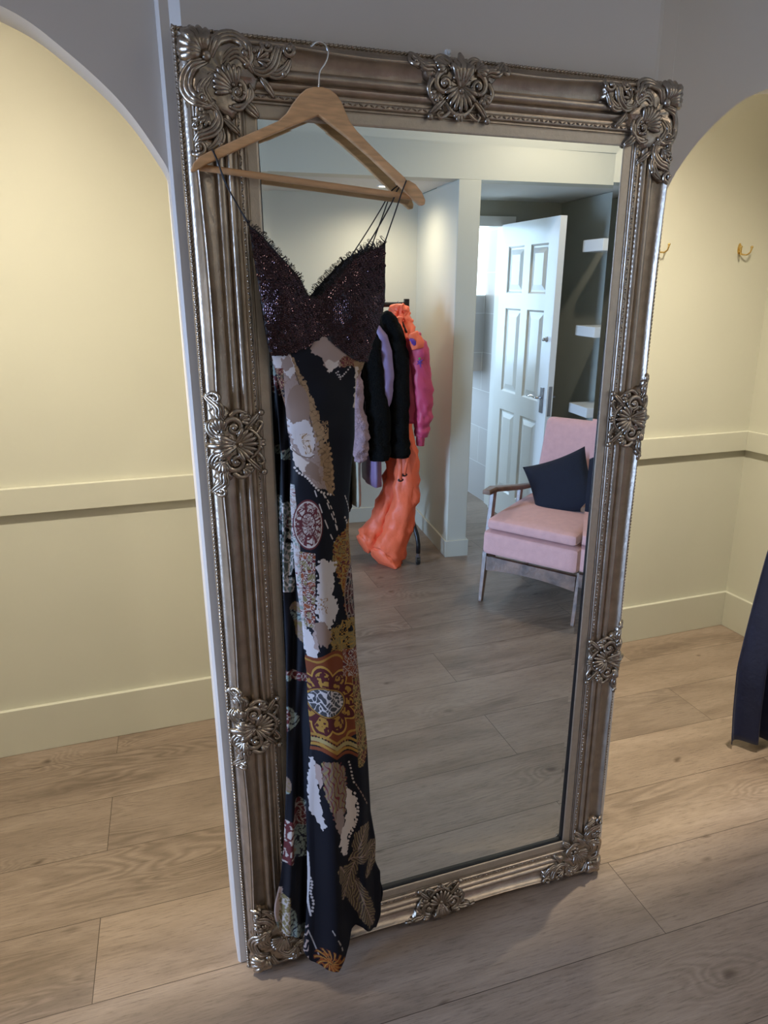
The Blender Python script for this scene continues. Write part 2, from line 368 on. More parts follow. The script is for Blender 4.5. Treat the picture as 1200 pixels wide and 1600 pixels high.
# main room: left wall with the shop window, ceiling
lw = MB()
lw.box((-3.3, -4.9, 0), (-3.2, 1.3, .05)); lw.box((-3.3, -4.9, 2.35), (-3.2, 1.3, 2.75)); lw.box((-3.3, -4.9, .05), (-3.2, -1.12, 2.35)); lw.box((-3.3, -.08, .05), (-3.2, 1.3, 2.35))
struct(lw.build('wall_left', M['paint']), 'cream wall with the shop window')
w = empty('window_1', (-3.25, -.6, .05)); struct(w, 'wide shop window letting in cool daylight')
wf = MB()
for y0, y1, z0, z1 in ((-1.12, -.08, .05, .12), (-1.12, -.08, 2.28, 2.35), (-1.12, -1.07, .12, 2.28), (-.13, -.08, .12, 2.28)):
    wf.box((-3.27, y0, z0), (-3.22, y1, z1))
wf.build('window_frame', M['white'], w, bevel=.003)
MB().box((-3.25, -1.07, .12), (-3.244, -.13, 2.28)).build('window_glass', M['pane'], w)
struct(MB().box((-3.3, -2.6, 2.75), (3.4, .11, 2.83)).build('ceiling', M['ceil']), 'white main ceiling')
# opposite wall: beam, pillar, alcove, lobby (all turned a few degrees)
XF = lambda u, v, z: L(u, v, z)
H0 = 2.197
struct(MB().box((-5.4, 0, H0), (1.6, .13, 2.85), XF).build('wall_beam', M['paint']), 'cream beam above the alcove and lobby openings')
struct(MB().box((.012, 0, 0), (.142, .80, H0), XF).build('wall_pillar', M['paint'], bevel=.004), 'cream pillar between alcove and lobby')
pb = MB(); pb.box((0, -.013, 0), (.154, 0, .108), XF); pb.box((0, 0, 0), (.012, .79, .108), XF); pb.box((.142, 0, 0), (.154, .80, .108), XF)
struct(pb.build('baseboard_pillar', M['trim'], bevel=.002), 'low cream baseboard around the pillar')
struct(MB().box((-4.2, .79, 0), (.05, .90, 2.5), XF).build('wall_alcove_back', M['paint']), 'cream back wall of the alcove')
struct(MB().box((-4.2, .778, 0), (0, .79, .108), XF).build('baseboard_alcove', M['trim'], bevel=.002))
struct(MB().box((-4.3, 0, 0), (-4.2, .90, 2.5), XF).build('wall_alcove_left', M['paint']))
struct(MB().box((-4.3, .13, 2.2), (.012, .90, 2.3), XF).build('ceiling_alcove', M['ceil']), 'low white alcove ceiling')
struct(MB().box((.142, .13, 2.2), (1.45, 1.1, 2.3), XF).build('ceiling_lobby', M['ceil']), 'low ceiling of the lobby')
lb = MB()
lb.box((.142, .92, 0), (-.04+.0, 1.02, 2.3), XF) if False else None
lb.box((.05, .80, 0), (.142, 1.02, 2.3), XF)
lb.box((.142, .92, 2.05), (.69, 1.02, 2.3), XF); lb.box((.69, .92, 0), (1.45, 1.02, 2.3), XF)
struct(lb.build('wall_lobby_back', M['lobby']), 'olive grey back wall of the lobby')
struct(MB().box((1.10, -.30, 0), (1.20, .95, 2.197), XF).build('wall_lobby_right', M['lobby']), 'olive grey side wall that carries the shelves')
# door frame
df = MB(); df.box((.142, .895, 2.035), (.75, .925, 2.10), XF); df.box((.665, .90, 0), (.735, .925, 2.10), XF); df.box((.142, .925, 2.035), (.69, 1.02, 2.055), XF); df.box((.67, .925, 0), (.69, 1.02, 2.05), XF)
struct(df.build('trim_3', M['white'], bevel=.002), 'white architrave of the open door')
# washroom
struct(MB().box((2.37, -4.9, 0), (2.45, -3.40, 2.4)).build('wall_washroom_right', M['tile']), 'pale tiled washroom wall')
struct(MB().box((1.2, -4.9, 0), (2.37, -4.8, 2.4)).build('wall_washroom_far', M['tile']))
struct(MB().box((1.1, -4.9, 0), (1.2, -3.45, 2.4)).build('wall_washroom_left', M['tile']))
struct(MB().box((1.1, -4.9, 2.4), (2.45, -3.35, 2.5)).build('ceiling_washroom', M['ceil']))
struct(MB().box((2.20, -4.0, 1.02), (2.37, -3.56, 1.57)).build('wall_washroom_boxing', M['tile']), 'tiled boxing below the washroom window')
w2 = empty('window_2', (2.06, -3.75, 1.57)); struct(w2, 'bright frosted washroom window')
wf = MB(); wf.box((2.20, -3.60, 1.57), (2.37, -3.565, 1.58)); wf.box((2.20, -3.60, 2.36), (2.37, -3.565, 2.4))
wf.build('window_frame', M['white'], w2)
MB().box((2.20, -3.59, 1.58), (2.37, -3.575, 2.36)).build('window_glass', M['glowpane'], w2)

w3 = empty('washroom_glow_pane', (1.2, -3.95, 1.2)); struct(w3, 'added glowing pane on the unseen side wall of the washroom')  # unseen glowing pane, added to go with the washroom fill lamp
MB().box((1.2, -4.75, .9), (1.21, -3.9, 2.2)).build('window_glass', M['glowpane'], w3)
# downlights
def downlight(x, y, z, pw, col, lab):
    vis = lab.startswith('round downlight in the low alcove')
    if vis:
        t = empty('downlight', (x, y, z)); tag(t, 'small round lit downlight in the alcove ceiling, seen in the mirror under the hanger', 'ceiling light')
    else:
        t = bpy.data.objects['ceiling_alcove' if z < 2.3 else 'ceiling_cubicle' if z < 2.68 else 'ceiling']
    ring = MB(); th = np.linspace(0, 2*PI, 25); z2 = z if z < 2.69 else 2.75
    for r0, z0, r1, z1 in ((.045, z2, .042, z2-.006), (.042, z2-.006, .034, z2-.004), (.034, z2-.004, .032, z2)):
        for i in range(24):
            c0, s0, c1, s1 = math.cos(th[i]), math.sin(th[i]), math.cos(th[i+1]), math.sin(th[i+1])
            ring.quad((x+r0*c0, y+r0*s0, z0), (x+r0*c1, y+r0*s1, z0), (x+r1*c1, y+r1*s1, z1), (x+r1*c0, y+r1*s0, z1))
    rg = ring.build('trim_ring' if vis else 'downlight', M['white'], t, smooth=True)
    d = MB(); n = 24; d.add([(x+.033*math.cos(q), y+.033*math.sin(q), z2-.002) for q in th[:-1]], [tuple(range(n))[::-1]]); d.build('lens', M['lens'], t if vis else rg)
    l = bpy.data.lights.new('downlight_beam', 'SPOT'); l.energy = pw; l.color = col; l.spot_size = R(150 if z > 2.6 and z < 2.68 else 165); l.spot_blend = 1.0 if z < 2.68 else .6; l.shadow_soft_size = .03
    o = bpy.data.objects.new('downlight_beam', l); COL.objects.link(o); o.location = (x, y, z2-.012)
for s in SPOTS: downlight(*s)

# ------------------------------------------------------------------ the mirror
LEAN = .0150
FW, FH, FS = 1.042, 2.07, .135
mirror = empty('leaning_mirror', (.020, -.001, 0), (LEAN, 0, 0))
tag(mirror, 'tall silver leaning mirror with ornate swept frame against the pier', 'mirror')
bpy.context.view_layer.update()
MM = np.array(mirror.matrix_world)
def ml(X, d, Z):   # mirror local (across, off the wall, up) -> world
    return MM[:3, :3] @ np.array([X, -d, Z]) + MM[:3, 3]
# profile (s from the outer edge, d off the wall); ('c', ds) entries ride on the serpentine crest
PROF = [(0, 0), (0, .012), (.001, .016), (.0035, .019), (.0065, .017), (.009, .018), (.010, .022), (.012, .024), (.0155, .027), (.0165, .031),
        ('c', -.0042, .041), ('c', -.0032, .0435), ('c', -.002, .0435), ('c', -.001, .043), ('c', .0005, .0465), ('c', .0015, .0475), ('c', .0028, .046), ('c', .0036, .043), ('c', .009, .037), ('c', .015, .033),
        (.050, .0305), (.0535, .0295), (.055, .033), (.0565, .037), (.060, .041), (.0645, .0425), (.069, .041), (.072, .036), (.0735, .033), (.076, .038), (.0795, .0415), (.083, .041), (.087, .038), (.089, .033),
        (.091, .034), (.095, .033), (.0965, .036), (.0985, .037), (.1035, .037), (.1055, .036), (.107, .031), (.1085, .031), (.1095, .034), (.111, .034), (.112, .031), (.117, .0305), (.131, .0300), (.1345, .0295), (FS, .029), (FS, .004)]
def crest(t, L_):
    # t distance along the side; crest bends in between the ornaments
    nodes = [.17, L_/2, L_-.17] if L_ < 1.5 else [.17, L_*.345, L_*.655, L_-.17]
    for a_, b_ in zip(nodes[:-1], nodes[1:]):
        if a_ <= t <= b_: return .0225+.006*math.sin(PI*(t-a_)/(b_-a_))**1.0
    return .0225
def frame_sides():
    mb = MB(); NS = 96
    sides = [((0, 0), (1, 0), (0, 1), FW), ((FW, 0), (0, 1), (-1, 0), FH), ((FW, FH), (-1, 0), (0, -1), FW), ((0, FH), (0, -1), (1, 0), FH)]
    for (o, e, nrm, Ln) in sides:
        G = []
        for k in range(NS+1):
            q = k/NS; row = []
            c = crest(q*Ln, Ln)
            for pr in PROF:
                if pr[0] == 'c': s_, d_ = c+pr[1], pr[2]
                else: s_, d_ = pr
                run = s_+(Ln-2*s_)*q
                row.append(ml(o[0]+e[0]*run+nrm[0]*s_, d_, o[1]+e[1]*run+nrm[1]*s_))
            G.append(row)
        mb.grid(G)
    return mb
fr = frame_sides().build('frame', M['frame'], mirror, smooth=True)
for p_ in fr.data.polygons: pass
md = fr.modifiers.new('edges', 'EDGE_SPLIT'); md.split_angle = R(50)
MB().hexa([ml(.01, .0, .01), ml(FW-.01, .0, .01), ml(FW-.01, .006, .01), ml(.01, .006, .01)], [ml(.01, .0, FH-.01), ml(FW-.01, .0, FH-.01), ml(FW-.01, .006, FH-.01), ml(.01, .006, FH-.01)]).build('backing_board', M['chairwood'], mirror)
# flat inner slip as its own brushed part
sl = MB()
sides = [((0, 0), (1, 0), (0, 1), FW), ((FW, 0), (0, 1), (-1, 0), FH), ((FW, FH), (-1, 0), (0, -1), FW), ((0, FH), (0, -1), (1, 0), FH)]
for (o, e, nrm, Ln) in sides:
    G = []
    for q in (0, 1):
        row = []
        for s_, d_ in ((.1135, .0318), (.1145, .0326), (.131, .0318), (.1335, .0310), (.1345, .0298)):
            run = s_+(Ln-2*s_)*q; row.append(ml(o[0]+e[0]*run+nrm[0]*s_, d_, o[1]+e[1]*run+nrm[1]*s_))
        G.append(row)
    sl.grid(G)
sl.build('slip', M['slip'], mirror)
# dark sight edge where the frame meets the glass
se = MB()
for (o, e, nrm, Ln) in sides:
    G = []
    for q in (0, 1):
        row = []
        for s_, d_ in ((.1346, .0292), (.1366, .0285), (.1372, .0270), (.1372, .006)):
            run = s_+(Ln-2*s_)*q; row.append(ml(o[0]+e[0]*run+nrm[0]*s_, d_, o[1]+e[1]*run+nrm[1]*s_))
        G.append(row)
    se.grid(G)
se.build('sight_edge', M['blackmetal'], mirror)
# rope edge and pearl row
rp = MB(); pe = MB(); cast = MB()
for (o, e, nrm, Ln) in sides:
    n = int(Ln/.0085)
    for k in range(n):
        t = (k+.5)/n*Ln
        c = np.array([o[0]+e[0]*t+nrm[0]*.0045, o[1]+e[1]*t+nrm[1]*.0045]); dv = np.array(e)*.0052+np.array(nrm)*.0034
        a_, b_ = c-dv, c+dv
        rp.tube([ml(a_[0], .0155, a_[1]), ml(c[0], .0190, c[1]), ml(b_[0], .0155, b_[1])], [.0012, .0030, .0012], n=6)
    n = int((Ln-.2)/.0105)
    for k in range(n):
        t = .1+(k+.5)/n*(Ln-.2)
        c = np.array([o[0]+e[0]*t+nrm[0]*.101, o[1]+e[1]*t+nrm[1]*.101]); sg = 1 if k % 2 else -1
        dv = np.array(e)*.0042+np.array(nrm)*.0018*sg
        a_, b_ = c-dv, c+dv
        pe.tube([ml(a_[0], .0365, a_[1]), ml(c[0], .0392, c[1]), ml(b_[0], .0365, b_[1])], [.0006, .0019, .0006], n=5)
rp.build('rope_beading', M['frame2'], mirror, smooth=True)
pe.build('engraved_beading', M['frame2'], mirror, smooth=True)

# ornaments --------------------------------------------------------
def env(s_):
    return float(np.interp(s_, [0, .02, .03, .045, .06, .085, .11, .14, .3], [.022, .034, .047, .043, .042, .039, .035, .033, .033]))
class Relief:
    """strands, lobes and beads in a flat (a, b) frame; to3(a, b, h) puts them on the frame"""
    def __init__(s, to3, edge): s.mb = MB(); s.to3 = to3; s.edge = edge; s.fat = 1.1
    def P(s, a, b, h):
        return s.to3(a, b, env(s.edge(a, b))+h)
    def strand(s, pts, r0, r1, h=.004, k=4, mid=None, n=8):
        p = smooth_poly(pts, k); t = np.linspace(0, 1, len(p)); r = r0+(r1-r0)*t
        if mid is not None: r = np.interp(t, [0, .5, 1], [r0, mid, r1])
        s.mb.tube([s.P(q[0], q[1], h+.0035*math.sin(PI*w)) for q, w in zip(p, t)], r*s.fat, n=n)
        return s
    def spiral(s, c, r0, r1, a0, turns, w0, w1, h=.004, sg=1, k=26):
        t = np.linspace(0, 1, k); ang = a0+sg*turns*2*PI*t; rr = r0*(r1/r0)**t
        pts = [(c[0]+q*math.cos(w), c[1]+q*math.sin(w)) for q, w in zip(rr, ang)]
        s.mb.tube([s.P(a, b, h+.006*q) for (a, b), q in zip(pts, t)], s.fat*(w0+(w1-w0)*t), n=8)
        s.bead(c, w1*1.9, h+.007); return s
    def lobe(s, p0, ang, ln, w, h=.004, lift=.006, curl=0):
        pts = [(p0[0]+ln*q*math.cos(ang+curl*q), p0[1]+ln*q*math.sin(ang+curl*q)) for q in np.linspace(0, 1, 8)]
        rr = s.fat*w*np.array([.30, .50, .68, .84, .96, 1, .86, .45])
        s.mb.tube([s.P(a, b, h+lift*math.sin(PI*.55*q)) for (a, b), q in zip(pts, np.linspace(0, 1, 8))], rr, n=8); return s
    def fan(s, p0, a0, a1, n, ln, w, **k):
        for i in range(n):
            q = i/(n-1); s.lobe(p0, a0+(a1-a0)*q, ln*(1-.18*abs(2*q-1)), w, **k)
        return s
    def plate(s, c, ra, rb, h=.004, rot=0, seed=0):
        G = []; cr_, sr_ = math.cos(rot), math.sin(rot)
        for i in range(9):
            q = i/8; row = []
            for j in range(29):
                w = j/28*2*PI; k = 1+.10*math.sin(5*w+seed)+.06*math.sin(9*w+2*seed)
                x_, y_ = ra*q*k*math.cos(w), rb*q*k*math.sin(w)
                a, b = c[0]+x_*cr_-y_*sr_, c[1]+x_*sr_+y_*cr_
                row.append(s.P(a, b, h*(1-q**4)*(1+.35*math.sin(11*w+3*q))-.012*(q > .99)))
            G.append(row)
        s.mb.grid(G); return s
    def bead(s, c, r, h=.006):
        s.mb.sphere(s.P(c[0], c[1], h), r, 8, 6); return s
    def leaf(s, pts, w, n=3, h=.004):
        """acanthus: several ribs side by side that run together at the root"""
        p = np.array(smooth_poly(pts, 4)); T = np.gradient(p, axis=0); T /= np.linalg.norm(T, axis=1)[:, None]; Nn = np.c_[-T[:, 1], T[:, 0]]
        t = np.linspace(0, 1, len(p))
        for j in range(n):
            o = (j-(n-1)/2)*w*1.25; wd = np.sin(PI*np.clip(t*.92+.06, 0, 1))**.7
            q = p+Nn*(o*wd)[:, None]
            s.mb.tube([s.P(a, b, h+.004*math.sin(PI*x)-abs(o)*.25) for (a, b), x in zip(q, t)], w*(.25+.62*wd), n=7)
        return s
def cartouche_shapes(r):
    r.plate((0, .002), .050, .046, .006, 0, 1); r.plate((0, -.026), .036, .022, .006, 0, 2)
    for g in (1, -1):
        r.plate((g*.056, .026), .030, .018, .005, g*.5, 3); r.plate((g*.082, .038), .020, .012, .004, g*.3, 4)
        r.fan((g*.030, .030), R(60) if g > 0 else R(120), R(-20) if g > 0 else R(200), 5, .026, .0046, h=.005)
        r.fan((g*.046, -.008), R(-20) if g > 0 else R(200), R(-110) if g > 0 else R(290), 4, .022, .0042, h=.004)
    r.fan((0, -.004), R(62), R(118), 5, .058, .0054, lift=.009)
    r.lobe((0, -.002), R(90), .061, .0064, lift=.012)
    r.bead((0, -.006), .006, .010)
    for g in (1, -1):
        X = lambda *q: [(g*a, b) for a, b in q]
        r.spiral((g*.034, .004), .023, .004, R(100) if g > 0 else R(80), 1.55, .0062, .0028, sg=-g)
        r.leaf(X((.012, .020), (.020, .040), (.036, .050), (.050, .043)), .0046, 3)
        r.leaf(X((.044, .020), (.058, .030), (.074, .030), (.090, .046), (.098, .055)), .0046, 3)
        r.spiral((g*.092, .036), .012, .0028, R(70) if g > 0 else R(110), 1.1, .0042, .0022, sg=-g)
        r.bead((g*.079, .040), .0045, .006)
        r.strand(X((.056, .012), (.066, -.004), (.060, -.020), (.050, -.030)), .005, .0025)
        r.leaf(X((.020, -.012), (.036, -.024), (.050, -.038), (.060, -.048)), .0040, 2)
        r.bead((g*.060, -.051), .0068, .008)
        r.strand(X((.008, -.030), (.024, -.044), (.038, -.052), (.044, -.046), (.040, -.040)), .0036, .0022)
        r.bead((g*.022, -.002), .0042, .010); r.bead((g*.016, .014), .0034, .011)
        r.strand(X((.004, .010), (.012, .030), (.022, .034), (.024, .026)), .0034, .002, h=.010)
    r.fan((0, .004), R(205), R(335), 9, .046, .0042, lift=.008)
    r.strand([(-.030, -.024), (-.016, -.040), (0, -.045), (.016, -.040), (.030, -.024)], .003, .003, mid=.0045, h=.005)
    r.fan((0, -.034), R(235), R(305), 4, .024, .0036)
def corner_shapes(r):
    k = 1.22
    r.plate((k*.062, k*.062), k*.052, k*.052, .007, 0, 1); r.plate((k*.036, k*.036), k*.034, k*.034, .005, 0, 2)
    r.plate((k*.104, k*.036), k*.042, k*.024, .005, .1, 3); r.plate((k*.036, k*.104), k*.024, k*.042, .005, -.1, 4)
    r.plate((k*.146, k*.032), k*.018, k*.018, .004, 0, 5); r.plate((k*.032, k*.146), k*.018, k*.018, .004, 0, 6)
    S = lambda *q: [(k*a, k*b) for a, b in q]
    r.fan((k*.040, k*.040), R(180-8), R(278), 7, k*.040, .0082, lift=.010)
    r.bead((k*.042, k*.042), .009, .010)
    r.fan((k*.080, k*.080), R(168), R(282), 9, k*.036, .0046, lift=.007)
    r.spiral((k*.082, k*.082), k*.020, .004, R(225), 1.3, .0060, .0030, sg=1)
    for j in range(6):
        q = R(60*j); r.bead((k*.082+.012*math.cos(q), k*.082+.012*math.sin(q)), .0034, .011)
    for sw in (0, 1):
        X = (lambda *q: [(b, a) for a, b in S(*q)]) if sw else (lambda *q: S(*q))
        pt = lambda a, b: X((a, b))[0]
        r.leaf(X((.046, .044), (.058, .020), (.080, .012), (.098, .024), (.102, .042)), .0056, 3, h=.007)
        r.leaf(X((.060, .052), (.080, .034), (.096, .040), (.108, .056)), .0046, 3)
        r.spiral(pt(.094, .034), k*.014, .003, R(90) if sw == 0 else R(0), 1.4, .0052, .0026, sg=-1 if sw == 0 else 1)
        r.leaf(X((.104, .050), (.120, .054), (.134, .044), (.142, .026), (.152, .018)), .0050, 3)
        r.leaf(X((.118, .050), (.138, .056), (.152, .048), (.160, .034)), .0042, 3)
        r.spiral(pt(.156, .024), k*.011, .003, R(-60) if sw == 0 else R(150), 1.3, .0048, .0024, sg=1 if sw == 0 else -1)
        r.spiral(pt(.128, .022), k*.009, .0028, R(200) if sw == 0 else R(250), 1.2, .0044, .0022, sg=-1 if sw == 0 else 1)
        r.leaf(X((.116, .060), (.126, .072), (.136, .084)), .0040, 2)
        r.bead(pt(.150, .054), .0058, .007); r.bead(pt(.108, .030), .0045, .008)
        r.strand(X((.076, .100), (.092, .096), (.104, .084), (.100, .070)), .0046, .0024, h=.006)
        r.fan(pt(.112, .040), R(-60) if sw == 0 else R(90), R(30) if sw == 0 else R(0+150), 4, k*.020, .0034)
    r.leaf(S((.088, .088), (.100, .100), (.112, .110)), .0046, 3)
    r.bead(S((.100, .078))[0], .0045); r.bead(S((.078, .100))[0], .0045)
ORN = 'cast scroll ornaments'
def corner(sx, sz):
    def to3(a, b, d): return ml(a if sx else FW-a, d, FH-b if sz else b)
    r = Relief(to3, lambda a, b: max(min(a, b), 0)); corner_shapes(r)
    return r.mb.build('corner_ornament', M['frame2'], mirror, smooth=True)
for sx in (1, 0):
    for sz in (1, 0): corner(sx, sz)
def side_orn(kind, t):
    # b points to the outer edge, centred in the rail width
    def to3(a, b, d):
        s_ = .060-b*1.0
        if kind == 'top': return ml(t+a, d, FH-s_)
        if kind == 'bottom': return ml(t+a, d, s_)
        if kind == 'left': return ml(s_, d, t+a)
        return ml(FW-s_, d, t+a)
    r = Relief(to3, lambda a, b: max(.060-b, 0)); r.fat = 1.18; cartouche_shapes(r)
    return r.mb.build('cartouche', M['frame2'], mirror, smooth=True)
side_orn('top', FW/2); side_orn('bottom', FW/2)
for kd in ('left', 'right'):
    for t in (FH*.345, FH*.655): side_orn(kd, t)

# the glass: flat middle and a bevelled rim
def gy(x, z):   # y of the glass plane
    return GP[1] + (GN[0]*(x-GP[0]) + GN[2]*(z-GP[2]))/(-GN[1])
A_, B_ = ml(.131, 0, .131), ml(FW-.131, 0, FH-.131)
x0, x1, z0, z1 = A_[0], B_[0], A_[2], B_[2]
bw = .0185
tilt = math.tan(R(2.0))
g = MB()
inn = [(x0+bw, z0+bw), (x1-bw, z0+bw), (x1-bw, z1-bw), (x0+bw, z1-bw)]; out = [(x0, z0), (x1, z0), (x1, z1), (x0, z1)]
vi = [(x, gy(x, z), z) for x, z in inn]; vo = [(x, gy(x, z)-bw*tilt, z) for x, z in out]
g.add(vi, [(0, 1, 2, 3)])
for i in range(4):
    j = (i+1) % 4; g.add([vo[i], vo[j], vi[j], vi[i]], [(0, 1, 2, 3)])
g.build('glass', M['mirror'], mirror)

# picture hook above the frame
hk = empty('mirror_hook', tuple(at(700, 84, -.03))); tag(hk, 'small pale clip on the pier just above the mirror frame', 'hook')
c = at(700, 80, -.020); MB().box((c[0]-.0055, -.024, c[2]-.022), (c[0]+.0055, -.0105, c[2]+.003)).build('plate', M['ceil'], hk, bevel=.0025)
MB().sphere((c[0]+.001, -.026, c[2]-.004), .0038).build('peg', M['ceil'], hk, smooth=True)

# ------------------------------------------------------------------ hanger
HY = -.0835
hanger = empty('clothes_hanger', tuple(at(497, 140, HY))); tag(hanger, 'wooden clothes hanger hooked over the top of the mirror frame', 'hanger')
top = [(297, 269), (301, 257), (310, 247), (330, 236), (333, 240), (336, 234), (375, 216), (414, 199), (434, 190), (447, 178), (457, 162), (467, 149), (478, 140), (490, 136.5), (503, 137), (515, 141), (525, 149), (533, 161), (539, 176), (545, 190), (556, 205), (575, 225), (600, 250), (631, 279), (633, 283), (637, 283), (647, 289), (657, 302), (662, 314), (661, 321)]
bot = [(655, 322), (640, 309), (620, 288), (580, 249), (540, 214), (497, 181), (460, 196), (410, 217), (350, 245), (320, 259), (303, 270)]
top = [tuple(p) for p in np.array(top)]
poly = [at(px, py, HY) for px, py in top+bot]
hb = MB(); n = len(poly)
def bow(p, s): # curved forwards at the ends like a real shoulder bow
    c = poly[13]; return np.array([p[0], HY+s-.10*(p[0]-c[0])**2, p[2]])
hb.add([bow(p, -.006) for p in poly]+[bow(p, .006) for p in poly], [tuple(range(n)), tuple(range(n, 2*n))[::-1]]+[(i, n+i, n+(i+1) % n, (i+1) % n) for i in range(n)])
hb.build('shoulder_bow', M['beech'], hanger, bevel=.0022)
a_, b_ = at(312, 261, HY), at(652, 309, HY)
MB().tube([bow(a_+(b_-a_)*t, 0)*np.array([1, 0, 1])+np.array([0, HY+.003, 0]) for t in np.linspace(0, 1, 8)], .0058, n=12).build('trouser_bar', M['beech2'], hanger, smooth=True)
hp = smooth_poly([(486, 73), (492, 67), (500, 65.5), (508, 70), (512.5, 80), (511, 92), (506, 102), (500.5, 110), (498.5, 120), (498, 138)], 4)
MB().tube([at(px, py, HY) for px, py in hp], .0016, n=8).build('hook', M['chrome'], hanger, smooth=True)

# ------------------------------------------------------------------ the dress
dress = empty('evening_dress', tuple(at(505, 1490, -.09))); tag(dress, 'long paisley print evening dress with black sequinned bodice on the wooden hanger', 'dress')
def vnoise(X, Y, s, seed=0):
    r = np.random.default_rng(seed); T = r.random((64, 64)); x = X/s; y = Y/s; xi = np.floor(x).astype(int); yi = np.floor(y).astype(int); fx = x-xi; fy = y-yi
    fx = fx*fx*(3-2*fx); fy = fy*fy*(3-2*fy); g_ = lambda a, b: T[a % 64, b % 64]
    return (g_(xi, yi)*(1-fx)+g_(xi+1, yi)*fx)*(1-fy)+(g_(xi, yi+1)*(1-fx)+g_(xi+1, yi+1)*fx)*fy
def inpoly(X, Y, P):
    P = np.array(P, float); r = np.zeros(X.shape, bool); j = len(P)-1
    for i in range(len(P)):
        xi, yi, xj, yj = *P[i], *P[j]
        if yi != yj:
            c = ((yi > Y) != (yj > Y)) & (X < (xj-xi)*(Y-yi)/(yj-yi)+xi); r ^= c
        j = i
    return r
BLK = np.array([.0055, .006, .010]); CREAM = np.array([.55, .47, .42]); BLUSH = np.array([.33, .245, .215]); TAN = np.array([.28, .175, .095]); TAUPE = np.array([.17, .115, .090])
BURG = np.array([.095, .020, .022]); GOLD = np.array([.30, .165, .035]); OLIVE = np.array([.17, .13, .055]); RUST = np.array([.17, .045, .018]); WHITE = np.array([.52, .47, .46]); TEAL = np.array([.25, .30, .27])
def print_colour(X, Y):
    C = np.zeros(X.shape+(3,)); C[:] = BLK
    n1 = vnoise(X, Y, 7, 1); n2 = vnoise(X, Y, 7, 2); n3 = vnoise(X, Y, 17, 3); nf = vnoise(X, Y, 3.2, 4)
    Xw, Yw = X+8*(n1-.5), Y+8*(n2-.5)
    def put(mask, col): C[mask] = col
    def scroll(mask, cols, line, freq=.62, wd=.34, seed=0):
        m1 = vnoise(X, Y, 11, 20+seed); m2 = vnoise(X, Y, 9, 30+seed)
        ph = np.sin(freq*X+9*m1)+np.sin(freq*.9*Y+9*m2)
        ids = np.clip((vnoise(X, Y, 6, 40+seed)*len(cols)*1.25-.1).astype(int), 0, len(cols)-1)
        for i, c in enumerate(cols): C[mask & (ids == i)] = c
        C[mask & (np.abs(ph) < wd)] = line
        C[mask & (ph > 1.55)] = line
    def ragged(P, amp=5): return inpoly(X+amp*(nf-.5), Y+amp*(vnoise(X, Y, 3.2, 5)-.5), P)
    def dots(path, r, col, step=5):
        p = smooth_poly(path, 6); L_ = 0; last = p[0]
        for q in p:
            if np.hypot(*(q-last)) > step or q is p[0]:
                last = q; C[((X-q[0])**2+(Y-q[1])**2) < r*r] = col
    def line(path, w_, col, dash=0):
        p = smooth_poly(path, 6)
        for i in range(len(p)-1):
            if dash and (i//dash) % 2: continue
            a0, b0 = p[i], p[i+1]; dx, dy = b0-a0; l2 = dx*dx+dy*dy+1e-9
            sel = (X > min(a0[0], b0[0])-4) & (X < max(a0[0], b0[0])+4) & (Y > min(a0[1], b0[1])-4) & (Y < max(a0[1], b0[1])+4)
            if not sel.any(): continue
            xs, ys = X[sel], Y[sel]; t = np.clip(((xs-a0[0])*dx+(ys-a0[1])*dy)/l2, 0, 1)
            d2 = (xs-a0[0]-t*dx)**2+(ys-a0[1]-t*dy)**2; c = C[sel]; c[d2 < w_*w_] = col; C[sel] = c
    # waist flare
    put(ragged([(502, 524), (482, 540), (483, 549), (499, 558), (510, 580), (524, 572), (541, 566), (545, 556), (520, 537)], 5), BLUSH)
    put(ragged([(505, 566), (511, 581), (524, 574), (528, 562), (519, 566), (512, 560)], 4), CREAM)
    scroll(ragged([(527, 562), (540, 552), (556, 562), (556, 574), (543, 570), (530, 574)], 4), [BURG, BURG*1.4], TAN, .9)
    dots([(524, 576), (529, 588), (536, 582), (545, 572)], 1.3, WHITE, 3.4); dots([(520, 578), (525, 586), (529, 592)], 1.1, WHITE, 3)
    put(ragged([(549, 563), (574, 563), (570, 578), (560, 596), (552, 580)], 3), TAN)
    put(ragged([(551, 572), (557, 574), (559, 600), (556, 640), (550, 636), (553, 600)], 5), CREAM)
    # hip leaf
    leafP = [(418, 552), (452, 552), (463, 571), (472, 596), (483, 628), (494, 655), (508, 690), (514, 730), (516, 768), (502, 760), (489, 757), (474, 741), (462, 727), (455, 700), (446, 660), (438, 620), (428, 584)]
    put(ragged(leafP, 4), BLUSH*.9)
    put(ragged([(448, 552), (456, 556), (468, 580), (480, 610), (496, 650), (508, 690), (516, 735), (517, 770), (505, 762), (500, 735), (492, 690), (476, 640), (464, 600), (452, 566)], 7), TAN)
    line([(449, 554), (462, 590), (474, 630), (484, 668), (487, 700)], 1.0, TAUPE*.6)
    put(ragged([(420, 552), (450, 552), (458, 578), (452, 590), (443, 580), (434, 582)], 5), WHITE)
    put(ragged([(438, 560), (450, 556), (456, 574), (446, 580), (438, 574)], 4), BLUSH*.8)
    put(((X-463)/17)**2+((Y-636)/36)**2 < 1, TAUPE*1.35)
    put(ragged([(449, 652), (456, 662), (470, 652), (482, 662), (488, 690), (484, 712), (470, 712), (458, 690), (450, 672)], 5), WHITE)
    put(ragged([(452, 690), (462, 708), (478, 718), (470, 738), (458, 722)], 4), CREAM)
    scroll(ragged([(466, 676), (480, 676), (484, 704), (474, 708)], 3), [CREAM], TAN, .5, .25, 3)
    put(ragged([(472, 735), (480, 716), (492, 724), (498, 752), (484, 744)], 3), TAUPE*1.3)
